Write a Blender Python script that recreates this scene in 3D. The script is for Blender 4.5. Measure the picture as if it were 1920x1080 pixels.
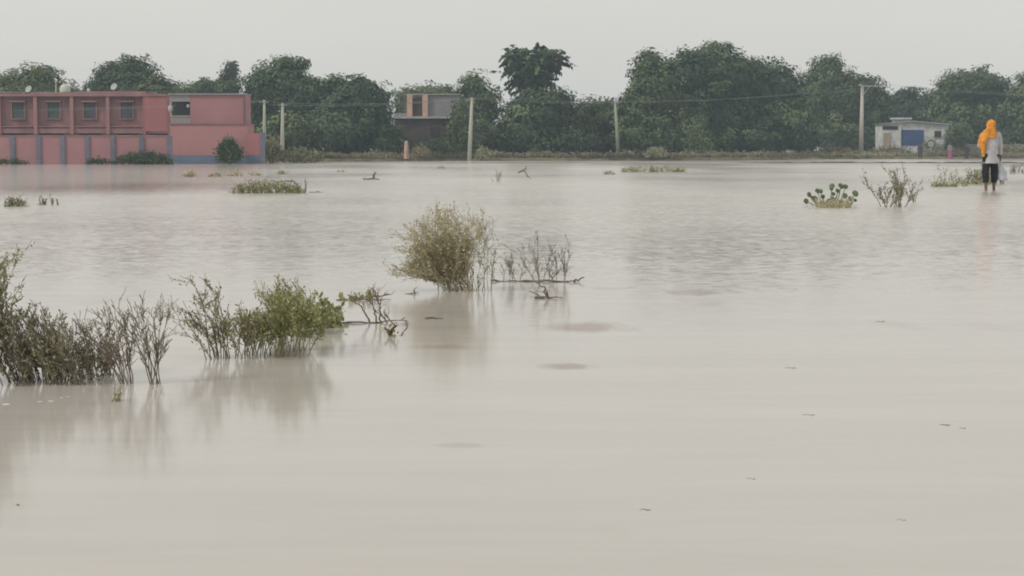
import bpy, bmesh, math, random
import numpy as np
from mathutils import Vector, Matrix
R = math.radians
rnd = random.Random(7)
npr = np.random.default_rng(7)
for o in list(bpy.data.objects): bpy.data.objects.remove(o)
SC = bpy.context.scene
COL = SC.collection

# ------------------------------------------------------------------ camera, sky, sun, exposure
FPX, HCAM, YH = 3200.0, 0.95, 280.0
PITCH = math.atan((540 - YH) / FPX)
cam_d = bpy.data.cameras.new('camera'); cam = bpy.data.objects.new('camera', cam_d); COL.objects.link(cam)
cam.location = (0, 0, HCAM); cam.rotation_euler = (math.pi/2 - PITCH, 0, 0)
cam_d.sensor_width = 36; cam_d.lens = 36 * FPX / 1920; cam_d.clip_start = 0.1; cam_d.clip_end = 6000
SC.camera = cam

SUN_EL, SUN_AZ = R(38), R(-62)      # from the left, a little behind the camera side of overhead
w = bpy.data.worlds.new('World'); SC.world = w; w.use_nodes = True
nt = w.node_tree; nt.nodes.clear()
sky = nt.nodes.new('ShaderNodeTexSky'); sky.sky_type = 'NISHITA'; sky.sun_disc = False
sky.sun_elevation = SUN_EL; sky.sun_rotation = R(-118); sky.dust_density = 6; sky.air_density = 1.5
mixc = nt.nodes.new('ShaderNodeMix'); mixc.data_type = 'RGBA'; mixc.inputs[0].default_value = 0.93
mixc.inputs[7].default_value = (8.3, 8.15, 7.7, 1)     # the even cloud veil
bg = nt.nodes.new('ShaderNodeBackground'); bg.inputs[1].default_value = 0.088
wo = nt.nodes.new('ShaderNodeOutputWorld')
nt.links.new(sky.outputs[0], mixc.inputs[6]); stc = nt.nodes.new('ShaderNodeTexCoord'); smp = nt.nodes.new('ShaderNodeMapping'); smp.inputs['Scale'].default_value = (1.3, 1.3, 5)
snz = nt.nodes.new('ShaderNodeTexNoise'); snz.inputs['Scale'].default_value = 1.6; snz.inputs['Detail'].default_value = 4
smr = nt.nodes.new('ShaderNodeMapRange'); smr.inputs[1].default_value = .3; smr.inputs[2].default_value = .7; smr.inputs[3].default_value = .965; smr.inputs[4].default_value = 1.03
svm = nt.nodes.new('ShaderNodeVectorMath'); svm.operation = 'SCALE'
nt.links.new(stc.outputs['Generated'], smp.inputs[0]); nt.links.new(smp.outputs[0], snz.inputs['Vector']); nt.links.new(snz.outputs['Fac'], smr.inputs[0])
nt.links.new(mixc.outputs[2], svm.inputs[0]); nt.links.new(smr.outputs[0], svm.inputs['Scale']); nt.links.new(svm.outputs[0], bg.inputs[0]); nt.links.new(bg.outputs[0], wo.inputs[0])

sd = bpy.data.lights.new('sun', 'SUN'); sd.energy = 1.5; sd.angle = R(12); sd.color = (1, .95, .86)
sun = bpy.data.objects.new('sun', sd); COL.objects.link(sun)
dirv = Vector((-math.cos(SUN_EL)*math.sin(R(62)), -math.cos(SUN_EL)*math.cos(R(62)), math.sin(SUN_EL)))
sun.rotation_euler = dirv.to_track_quat('Z', 'Y').to_euler()

SC.view_settings.view_transform = 'Standard'; SC.view_settings.look = 'None'
SC.view_settings.exposure = 0.0; SC.view_settings.gamma = 1
SC.render.engine = 'CYCLES'
SC.cycles.max_bounces = 8; SC.cycles.diffuse_bounces = 3; SC.cycles.glossy_bounces = 3; SC.cycles.volume_bounces = 1
SC.cycles.caustics_reflective = False; SC.cycles.caustics_refractive = False
SC.cycles.filter_width = 1.9        # the telephoto shot is soft
SC.cycles.use_denoising = True

# ------------------------------------------------------------------ pixel -> place
cp, sp = math.cos(PITCH), math.sin(PITCH)
def ray(px, py): return Vector((px - 960, FPX*cp + (540-py)*sp, -FPX*sp + (540-py)*cp))
def at(px, py, Y):
    d = ray(px, py); return Vector((0, 0, HCAM)) + d * (Y / d.y)
def on(px, py, z=0.0):
    d = ray(px, py); return Vector((0, 0, HCAM)) + d * ((z - HCAM) / d.z)
def ppm(Y): return FPX / Y

# ------------------------------------------------------------------ materials
def nodes_of(m):
    m.use_nodes = True; t = m.node_tree; return t, t.nodes['Principled BSDF']
def mat(name, c1, c2=None, scale=3.0, rough=.85, stretch=(1, 1, 1), detail=5, contrast=(.35, .65), spec=.3, bump=0, brick=None):
    m = bpy.data.materials.new(name); t, b = nodes_of(m)
    b.inputs['Roughness'].default_value = rough
    b.inputs['Specular IOR Level'].default_value = spec
    b.inputs['Base Color'].default_value = (*c1, 1)
    if c2 is None: return m
    tc = t.nodes.new('ShaderNodeTexCoord'); mp = t.nodes.new('ShaderNodeMapping'); mp.inputs['Scale'].default_value = stretch
    n = t.nodes.new('ShaderNodeTexNoise'); n.inputs['Scale'].default_value = scale; n.inputs['Detail'].default_value = detail
    n.inputs['Roughness'].default_value = .62
    cr = t.nodes.new('ShaderNodeValToRGB'); cr.color_ramp.elements[0].position = contrast[0]; cr.color_ramp.elements[1].position = contrast[1]
    cr.color_ramp.elements[0].color = (*c1, 1); cr.color_ramp.elements[1].color = (*c2, 1)
    t.links.new(tc.outputs['Object'], mp.inputs[0]); t.links.new(mp.outputs[0], n.inputs['Vector'])
    t.links.new(n.outputs['Fac'], cr.inputs[0])
    out = cr.outputs[0]
    if brick:
        bt = t.nodes.new('ShaderNodeTexBrick'); bt.inputs['Scale'].default_value = brick
        bt.inputs['Mortar Size'].default_value = .03
        sw = t.nodes.new('ShaderNodeMapping'); sw.inputs['Rotation'].default_value = (math.pi/2, 0, 0)
        t.links.new(tc.outputs['Object'], sw.inputs[0]); t.links.new(sw.outputs[0], bt.inputs['Vector'])
        mx = t.nodes.new('ShaderNodeMix'); mx.data_type = 'RGBA'; mx.blend_type = 'MULTIPLY'; mx.inputs[0].default_value = .45
        bt.inputs['Color1'].default_value = (1, 1, 1, 1); bt.inputs['Color2'].default_value = (.7, .68, .66, 1); bt.inputs['Mortar'].default_value = (.8, .8, .8, 1)
        t.links.new(out, mx.inputs[6]); t.links.new(bt.outputs['Color'], mx.inputs[7]); out = mx.outputs[2]
    t.links.new(out, b.inputs['Base Color'])
    if bump:
        bm_ = t.nodes.new('ShaderNodeBump'); bm_.inputs['Strength'].default_value = bump; bm_.inputs['Distance'].default_value = .05
        t.links.new(n.outputs['Fac'], bm_.inputs['Height']); t.links.new(bm_.outputs[0], b.inputs['Normal'])
    return m
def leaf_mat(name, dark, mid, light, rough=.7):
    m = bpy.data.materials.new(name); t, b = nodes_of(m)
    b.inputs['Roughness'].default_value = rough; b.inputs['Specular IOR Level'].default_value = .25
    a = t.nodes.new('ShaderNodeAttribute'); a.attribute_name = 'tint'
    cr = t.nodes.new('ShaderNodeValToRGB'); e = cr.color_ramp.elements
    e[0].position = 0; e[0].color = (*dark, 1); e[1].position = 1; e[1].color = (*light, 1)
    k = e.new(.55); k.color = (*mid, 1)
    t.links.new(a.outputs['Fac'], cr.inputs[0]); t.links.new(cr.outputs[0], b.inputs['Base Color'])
    return m

M = {}
M['pink'] = mat('pink_wall_paint', (.325, .165, .180), (.385, .205, .215), .5, stretch=(1, 1, .7), contrast=(.3, .7))
M['pink_dirty'] = mat('weathered_pink_paint', (.20, .112, .122), (.355, .195, .205), .8, stretch=(1, 1, .45), contrast=(.28, .62))
M['pink_bright'] = mat('brick_pink_paint', (.34, .135, .145), (.40, .17, .18), .6, stretch=(1, 1, .6))
M['pink_ground'] = mat('ground_floor_pink', (.345, .17, .180), (.41, .21, .215), .35, stretch=(1, 1, .8), contrast=(.3, .6))
M['blue_grey'] = mat('blue_grey_paint', (.135, .135, .19), (.18, .175, .235), 1.5)
M['plinth'] = mat('blue_plinth_paint', (.10, .14, .21), (.14, .18, .26), 1.2)
M['concrete'] = mat('bare_concrete', (.30, .29, .28), (.42, .41, .38), 1.5)
M['grey_plaster'] = mat('grey_plaster', (.24, .23, .25), (.31, .29, .31), 1.5)
M['opening_shade'] = mat('dim_room_and_shade', (.035, .035, .04))
M['shutter_green'] = mat('green_wooden_shutter', (.05, .085, .08), (.08, .12, .11), 2)
M['shutter_grey'] = mat('grey_wooden_shutter', (.05, .06, .08), (.09, .10, .12), 2)
M['pole'] = mat('grey_pole_concrete', (.38, .39, .33), (.50, .49, .42), 1.2, stretch=(1, 1, .4))
M['pole_pink'] = mat('warm_pole_concrete', (.46, .41, .37), (.54, .48, .43), 1.2, stretch=(1, 1, .4))
M['pole_green'] = mat('mossy_pole_concrete', (.24, .29, .22), (.33, .36, .28), 1.2)
M['steel'] = mat('galvanised_steel', (.35, .36, .37), rough=.5)
M['wire'] = mat('aluminium_wire', (.25, .26, .26), rough=.5)
M['tank'] = mat('tank_plastic', (.50, .54, .46), (.60, .62, .54), 2, rough=.5)
M['dish'] = mat('dish_enamel', (.38, .40, .40), rough=.5)
M['brick'] = mat('dark_brickwork', (.05, .045, .045), (.10, .072, .070), 1.0, brick=4)
M['salmon'] = mat('salmon_brick', (.50, .32, .26), (.62, .42, .35), 2.5, brick=5)
M['grey_wall'] = mat('unplastered_grey_wall', (.21, .21, .22), (.30, .29, .31), 1.0, brick=3)
M['white_wall'] = mat('weathered_limewash', (.36, .38, .38), (.60, .61, .60), 1.1, contrast=(.32, .55))
M['tin'] = mat('grey_tin_sheet', (.40, .42, .44), (.55, .57, .58), 1.0, rough=.5)
M['shutter_blue'] = mat('blue_roller_shutter', (.05, .09, .24), (.07, .12, .29), 1.0, rough=.6)
M['tan_door'] = mat('tan_panel', (.32, .27, .22), (.40, .34, .28), 2)
M['bark'] = mat('tree_bark', (.09, .08, .065), (.16, .14, .11), 3)
M['twig'] = mat('dry_brown_twig', (.12, .095, .075), (.26, .21, .165), 12)
M['twig_pale'] = mat('pale_dry_twig', (.32, .285, .20), (.48, .43, .31), 9)
M['twig_olive'] = mat('olive_stem', (.17, .16, .09), (.31, .29, .18), 9)
M['foam'] = mat('river_foam', (.60, .58, .53), (.70, .68, .62), 30)
M['lf_dark'] = leaf_mat('dark_tree_leaf', (.016, .032, .019), (.052, .088, .043), (.16, .21, .095))
M['lf_mid'] = leaf_mat('green_tree_leaf', (.026, .046, .023), (.085, .122, .056), (.21, .255, .12))
M['lf_light'] = leaf_mat('yellowish_tree_leaf', (.040, .058, .026), (.12, .15, .062), (.28, .30, .15))
M['lf_far'] = leaf_mat('grey_green_leaf', (.030, .045, .035), (.055, .078, .055), (.09, .12, .08))
M['lf_olive'] = leaf_mat('olive_shrub_leaf', (.17, .17, .08), (.33, .32, .165), (.48, .46, .28))
M['lf_khaki'] = leaf_mat('khaki_shrub_leaf', (.30, .27, .15), (.48, .44, .27), (.63, .58, .40))
M['lf_grey'] = leaf_mat('dull_shrub_leaf', (.13, .135, .08), (.28, .28, .175), (.46, .45, .31))
M['lf_green'] = leaf_mat('fresh_shrub_leaf', (.16, .175, .07), (.31, .33, .14), (.49, .50, .27))
M['lf_hya'] = leaf_mat('water_hyacinth_leaf', (.035, .065, .022), (.07, .115, .038), (.15, .20, .08))
M['hya'] = mat('hyacinth_leaf', (.055, .09, .035), (.14, .19, .085), 5, rough=.5)
M['lf_dry'] = leaf_mat('dry_bank_grass', (.075, .066, .042), (.20, .172, .105), (.38, .34, .22))

# ------------------------------------------------------------------ object helpers
def props(o, label=None, cat=None, group=None, kind=None):
    if label: o['label'] = label
    if cat: o['category'] = cat
    if group: o['group'] = group
    if kind: o['kind'] = kind
    return o
def empty(name, loc, label, cat, group=None, rz=0, kind=None):
    o = bpy.data.objects.new(name, None); COL.objects.link(o); o.location = loc; o.rotation_euler = (0, 0, rz)
    o.empty_display_size = .1
    return props(o, label, cat, group, kind)
def link_mesh(name, me, m, parent=None, smooth=False):
    o = bpy.data.objects.new(name, me); COL.objects.link(o)
    if m: me.materials.append(m)
    if smooth: me.polygons.foreach_set('use_smooth', [True]*len(me.polygons))
    if parent: o.parent = parent
    return o
class MB:
    """collects shapes; all coordinates are world minus origin"""
    def __init__(s, origin=(0, 0, 0)): s.v = []; s.f = []; s.o = Vector(origin)
    def add(s, vs, fs):
        n = len(s.v); s.v += [tuple(Vector(v) - s.o) for v in vs]; s.f += [tuple(i + n for i in f) for f in fs]
    def box(s, x0, x1, y0, y1, z0, z1):
        vs = [(x, y, z) for z in (z0, z1) for y in (y0, y1) for x in (x0, x1)]
        s.add(vs, [(0, 2, 3, 1), (4, 5, 7, 6), (0, 1, 5, 4), (2, 6, 7, 3), (0, 4, 6, 2), (1, 3, 7, 5)])
    def tube(s, pts, rads, n=5, cap=True):
        pts = [Vector(p) for p in pts]; vs = []; fs = []
        for i, p in enumerate(pts):
            d = (pts[min(i+1, len(pts)-1)] - pts[max(i-1, 0)])
            if d.length < 1e-9: d = Vector((0, 0, 1))
            d.normalize(); a = d.orthogonal().normalized(); b = d.cross(a)
            if i and a.dot(pa) < 0: a, b = -a, -b
            pa = a
            for k in range(n):
                th = 2*math.pi*k/n; vs.append(p + (a*math.cos(th) + b*math.sin(th))*rads[i])
        for i in range(len(pts)-1):
            for k in range(n):
                q = (k+1) % n; fs.append((i*n+k, i*n+q, (i+1)*n+q, (i+1)*n+k))
        if cap: fs += [tuple(range(n-1, -1, -1)), tuple((len(pts)-1)*n + k for k in range(n))]
        s.add(vs, fs)
    def loft(s, rings, n=14):
        """rings: (cx,cy,cz,rx,ry)"""
        vs = []; fs = []
        for (cx, cy, cz, rx, ry) in rings:
            for k in range(n):
                th = 2*math.pi*k/n; vs.append((cx+rx*math.cos(th), cy+ry*math.sin(th), cz))
        for i in range(len(rings)-1):
            for k in range(n):
                q = (k+1) % n; fs.append((i*n+k, i*n+q, (i+1)*n+q, (i+1)*n+k))
        fs += [tuple(range(n-1, -1, -1)), tuple((len(rings)-1)*n+k for k in range(n))]
        s.add(vs, fs)
    def ball(s, c, r, sx=1, sy=1, sz=1, n=12, m=8):
        vs = [(c[0], c[1], c[2]-r*sz)]; fs = []
        for j in range(1, m):
            ph = -math.pi/2 + math.pi*j/m
            for k in range(n):
                th = 2*math.pi*k/n; vs.append((c[0]+r*sx*math.cos(ph)*math.cos(th), c[1]+r*sy*math.cos(ph)*math.sin(th), c[2]+r*sz*math.sin(ph)))
        vs.append((c[0], c[1], c[2]+r*sz))
        for k in range(n): fs.append((0, 1+(k+1) % n, 1+k))
        for j in range(m-2):
            for k in range(n):
                a = 1+j*n; q = (k+1) % n; fs.append((a+k, a+q, a+n+q, a+n+k))
        l = len(vs)-1; a = 1+(m-2)*n
        for k in range(n): fs.append((a+k, a+(k+1) % n, l))
        s.add(vs, fs)
    def build(s, name, m, parent=None, smooth=False):
        me = bpy.data.meshes.new(name); me.from_pydata(s.v, [], s.f); me.update()
        return link_mesh(name, me, m, parent, smooth)

def quads(name, C, T, B, tint, m, parent=None):
    """diamond leaves: centres C, half axes T (long) and B (short)"""
    n = len(C)
    V = np.empty((n, 4, 3)); V[:, 0] = C - T; V[:, 1] = C + B; V[:, 2] = C + T; V[:, 3] = C - B
    me = bpy.data.meshes.new(name); me.vertices.add(4*n); me.vertices.foreach_set('co', V.reshape(-1).astype(np.float32))
    me.loops.add(4*n); me.loops.foreach_set('vertex_index', np.arange(4*n, dtype=np.int32))
    me.polygons.add(n); me.polygons.foreach_set('loop_start', np.arange(0, 4*n, 4, dtype=np.int32))
    me.polygons.foreach_set('loop_total', np.full(n, 4, dtype=np.int32))
    a = me.attributes.new('tint', 'FLOAT', 'FACE'); a.data.foreach_set('value', np.clip(tint, 0, 1).astype(np.float32))
    me.update(calc_edges=True)
    return link_mesh(name, me, m, parent)
def rand_dirs(n, g=None):
    g = g or npr
    d = g.normal(size=(n, 3)); return d / np.linalg.norm(d, axis=1, keepdims=True)
def leaves(name, C, size, tint, m, parent=None, asp=.5, bias=None, N=None):
    n = len(C); t = rand_dirs(n)
    if N is not None:
        b = np.cross(N + rand_dirs(n)*.55, t); b /= np.linalg.norm(b, axis=1, keepdims=True) + 1e-9
        t = np.cross(b, N + rand_dirs(n)*.2); t /= np.linalg.norm(t, axis=1, keepdims=True) + 1e-9
        s = size * npr.uniform(.6, 1.35, (n, 1))
        return quads(name, C, t*s, b*s*asp, tint, m, parent)
    if bias is not None: t = t + np.array(bias); t /= np.linalg.norm(t, axis=1, keepdims=True)
    b = np.cross(t, rand_dirs(n)); b /= np.linalg.norm(b, axis=1, keepdims=True) + 1e-9
    s = size * npr.uniform(.6, 1.35, (n, 1))
    return quads(name, C, t*s, b*s*asp, tint, m, parent)

# ------------------------------------------------------------------ water
def water_material():
    m = bpy.data.materials.new('silty_flood_water'); t, b = nodes_of(m); L = t.links.new
    tc = t.nodes.new('ShaderNodeTexCoord')
    def mapping(sc, rot=0):
        mp = t.nodes.new('ShaderNodeMapping'); mp.inputs['Scale'].default_value = sc; mp.inputs['Rotation'].default_value = (0, 0, rot)
        L(tc.outputs['Object'], mp.inputs[0]); return mp
    def noise(mp, scale, detail=3, rough=.55):
        n = t.nodes.new('ShaderNodeTexNoise'); n.inputs['Scale'].default_value = scale; n.inputs['Detail'].default_value = detail
        n.inputs['Roughness'].default_value = rough; L(mp.outputs[0], n.inputs['Vector']); return n
    def math_(op, a, b_=None, clamp=False):
        n = t.nodes.new('ShaderNodeMath'); n.operation = op; n.use_clamp = clamp
        for i, v in enumerate((a, b_)):
            if v is None: continue
            if isinstance(v, (int, float)): n.inputs[i].default_value = v
            else: L(v, n.inputs[i])
        return n.outputs[0]
    def vmath(op, a, b_=None, sc=None):
        n = t.nodes.new('ShaderNodeVectorMath'); n.operation = op
        for i, v in enumerate((a, b_)):
            if v is None: continue
            if isinstance(v, tuple): n.inputs[i].default_value = v
            else: L(v, n.inputs[i])
        if sc is not None:
            if isinstance(sc, (int, float)): n.inputs['Scale'].default_value = sc
            else: L(sc, n.inputs['Scale'])
        return n.outputs[0]
    # silt colour in slow broad swirls
    n0 = noise(mapping((1, .35, 1)), .09, 4)
    cr = t.nodes.new('ShaderNodeValToRGB'); cr.color_ramp.elements[0].position = .35; cr.color_ramp.elements[1].position = .68
    cr.color_ramp.elements[0].color = (*SILT1, 1); cr.color_ramp.elements[1].color = (*SILT2, 1)
    L(n0.outputs['Fac'], cr.inputs[0])
    n5 = noise(mapping((1, .55, 1)), .62, 3, .6)
    mr5 = t.nodes.new('ShaderNodeMapRange'); mr5.inputs[1].default_value = .63; mr5.inputs[2].default_value = .76; mr5.inputs[4].default_value = .5
    L(n5.outputs['Fac'], mr5.inputs[0])
    mx = t.nodes.new('ShaderNodeMix'); mx.data_type = 'RGBA'; L(mr5.outputs[0], mx.inputs[0]); L(cr.outputs[0], mx.inputs[6])
    mx.inputs[7].default_value = (.33, .255, .195, 1)
    col = mx.outputs[2]
    # shallow brown shoals where silt boils up
    brk = noise(mapping((1, .45, 1)), 3.2, 4, .7)
    for (spx, spy, swx, swy, st) in SHOALS:
        c = on(spx, spy); q_ = 1/ppm(c.y); ya = on(spx, spy+swy).y; yb = on(spx, spy-swy).y
        v = vmath('MULTIPLY', vmath('SUBTRACT', tc.outputs['Object'], (c.x, c.y, 0)), (1/(swx*q_), 2/(yb-ya), 0))
        ln = t.nodes.new('ShaderNodeVectorMath'); ln.operation = 'LENGTH'; L(v, ln.inputs[0])
        d_ = math_('ADD', ln.outputs['Value'], math_('MULTIPLY', brk.outputs['Fac'], 1.6))
        mr = t.nodes.new('ShaderNodeMapRange'); mr.interpolation_type = 'SMOOTHSTEP'; mr.inputs[1].default_value = 1.75; mr.inputs[2].default_value = 1.05
        mr.inputs[3].default_value = 0; mr.inputs[4].default_value = st; L(d_, mr.inputs[0])
        m2 = t.nodes.new('ShaderNodeMix'); m2.data_type = 'RGBA'; L(mr.outputs[0], m2.inputs[0]); L(col, m2.inputs[6]); m2.inputs[7].default_value = (.25, .165, .11, 1); col = m2.outputs[2]
    stk = noise(mapping((.25, 1.6, 1), .05), 1.6, 5, .7)
    mr = t.nodes.new('ShaderNodeMapRange'); mr.inputs[1].default_value = .3; mr.inputs[2].default_value = .7; mr.inputs[3].default_value = .93; mr.inputs[4].default_value = 1.05
    L(stk.outputs['Fac'], mr.inputs[0]); col = vmath('SCALE', col, sc=mr.outputs[0])
    L(col, b.inputs['Base Color'])
    b.inputs['IOR'].default_value = 1.333
        # wavelets: fine + mid, switched by wind patches
    sep = t.nodes.new('ShaderNodeSeparateXYZ'); L(tc.outputs['Object'], sep.inputs[0])
    far = t.nodes.new('ShaderNodeMapRange'); far.inputs[1].default_value = 8; far.inputs[2].default_value = 30
    far.inputs[3].default_value = .07; far.inputs[4].default_value = 1; far.interpolation_type = 'SMOOTHSTEP'
    L(sep.outputs[1], far.inputs[0])
    patch = noise(mapping((1, .5, 1)), .07, 3)
    pm = t.nodes.new('ShaderNodeMapRange'); pm.inputs[1].default_value = .38; pm.inputs[2].default_value = .64
    pm.inputs[3].default_value = .35; pm.inputs[4].default_value = 1.25; L(patch.outputs['Fac'], pm.inputs[0])
    # the wall on the left shelters the water before it from the wind
    xm = t.nodes.new('ShaderNodeMapRange'); xm.interpolation_type = 'SMOOTHSTEP'; xm.inputs[1].default_value = -1; xm.inputs[2].default_value = 5
    L(math_('SUBTRACT', math_('MULTIPLY', sep.outputs[0], -1.0), math_('MULTIPLY', sep.outputs[1], .115)), xm.inputs[0])
    ym = t.nodes.new('ShaderNodeMapRange'); ym.interpolation_type = 'SMOOTHSTEP'; ym.inputs[1].default_value = 24; ym.inputs[2].default_value = 46; L(sep.outputs[1], ym.inputs[0])
    shel = math_('SUBTRACT', 1.0, math_('MULTIPLY', math_('MULTIPLY', xm.outputs[0], ym.outputs[0]), .86))
    amp = math_('MULTIPLY', math_('MULTIPLY', far.outputs[0], pm.outputs[0]), shel)
    w1 = noise(mapping((1, 2.0, 1), .12), 9.0, 4, .62)
    w2 = noise(mapping((1, 2.0, 1), -.2), .42, 3, .5)
    half = (.5, .5, .5)
    a1 = vmath('SCALE', vmath('SUBTRACT', w1.outputs['Color'], half), sc=WAVE1)
    a2 = vmath('SCALE', vmath('SUBTRACT', w2.outputs['Color'], half), sc=WAVE2)
    s = vmath('SCALE', vmath('ADD', a1, a2), sc=amp)
    s = vmath('MULTIPLY', s, (.55, 1, 0))
    nrm = vmath('NORMALIZE', vmath('ADD', s, (0, 0, 1)))
    L(nrm, b.inputs['Normal'])
    rr = t.nodes.new('ShaderNodeMapRange'); rr.inputs[1].default_value = .05; rr.inputs[2].default_value = 1.0
    rr.inputs[3].default_value = .115; rr.inputs[4].default_value = .22; L(amp, rr.inputs[0]); L(rr.outputs[0], b.inputs['Roughness'])
    return m
SILT1, SILT2, WAVE1, WAVE2 = (.505, .472, .440), (.585, .553, .513), .85, .11
SHOALS = [(240, 352, 330, 16, .8), (1095, 613, 120, 13, 1.0), (1060, 687, 75, 8, .9), (1305, 548, 90, 9, .8), (1140, 541, 45, 4, .5), (820, 650, 80, 7, .35), (1450, 468, 90, 5, .35), (1560, 497, 110, 4, .3), (860, 835, 70, 6, .3), (1350, 514, 60, 3, .3)]
wm = MB(); S = 1500
wm.add([(-S, -60, 0), (S, -60, 0), (S, S, 0), (-S, S, 0)], [(0, 1, 2, 3)])
water = props(wm.build('water', water_material()), kind='structure')

# ------------------------------------------------------------------ far ground with its bank
shore = [(-5000, 307), (-300, 307), (0, 306.5), (320, 305.5), (500, 304), (700, 302.6), (900, 301.6), (1250, 301.4), (1400, 300.6), (1500, 299), (1700, 298), (1960, 297.6), (2300, 297.5), (7000, 297.5)]
def shore_row(px):
    for (a, ra), (b, rb) in zip(shore, shore[1:]):
        if a <= px <= b: return ra + (rb-ra)*(px-a)/(b-a)
    return 298
def ground_mesh():
    xs = list(np.linspace(-4500, -200, 24)) + list(np.linspace(-190, 2100, 460)) + list(np.linspace(2110, 6500, 24))
    prof = [(-.25, -.2), (0, .0), (.22, .13), (.6, .22), (2, .26), (8, .28), (25, .30), (60, .32), (1300, .35)]
    V = []; F = []; g = np.random.default_rng(3); jit = np.cumsum(g.normal(size=len(xs)))*.03
    jit -= np.linspace(0, jit[-1], len(xs))
    for i, px in enumerate(xs):
        p = on(px, shore_row(px)); p.y += float(jit[i]) + .25*math.sin(px*.11) + .5*math.sin(px*.017)
        for j, (dy, z) in enumerate(prof):
            y = min(p.y + dy, 1495)
            V.append((p.x * (y/p.y if dy < 100 else 1495/p.y), y, z + (g.uniform(-.03, .05) if 1 < j < 7 else 0)))
    n = len(prof)
    for i in range(len(xs)-1):
        for j in range(n-1): F.append((i*n+j, (i+1)*n+j, (i+1)*n+j+1, i*n+j+1))
    me = bpy.data.meshes.new('ground'); me.from_pydata(V, [], F); me.update()
    m = mat('bank_earth_and_weeds', (.085, .070, .055), (.16, .15, .085), .8, stretch=(1, 1, 1), contrast=(.35, .6), bump=.5)
    return link_mesh('ground', me, m)
props(ground_mesh(), kind='structure')
# low flooded bund in front of the right-hand bank
def bund():
    mb = MB(); g = random.Random(5)
    pts = []; prev = None
    for px in range(1370, 2500, 12):
        p = on(px, 305.8 - .8*max(0, 1450-px)/80); f = min(1, (px-1370)/70)
        pts.append((p.x, p.y + g.uniform(-.5, .5), f*(.07 + g.uniform(-.03, .035))))
    vs = []; fs = []
    for (x, y, h) in pts:
        vs += [(x, y-.9, -.1), (x, y-.35, h*.8), (x, y+.4, h), (x, y+1.1, -.1)]
    for i in range(len(pts)-1):
        for j in range(3): fs.append((i*4+j, (i+1)*4+j, (i+1)*4+j+1, i*4+j+1))
    mb.add(vs, fs)
    return mb.build('mud_bank', mat('wet_mud', (.06, .055, .045), (.11, .10, .075), 1.5))
props(bund(), kind='structure')

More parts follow.
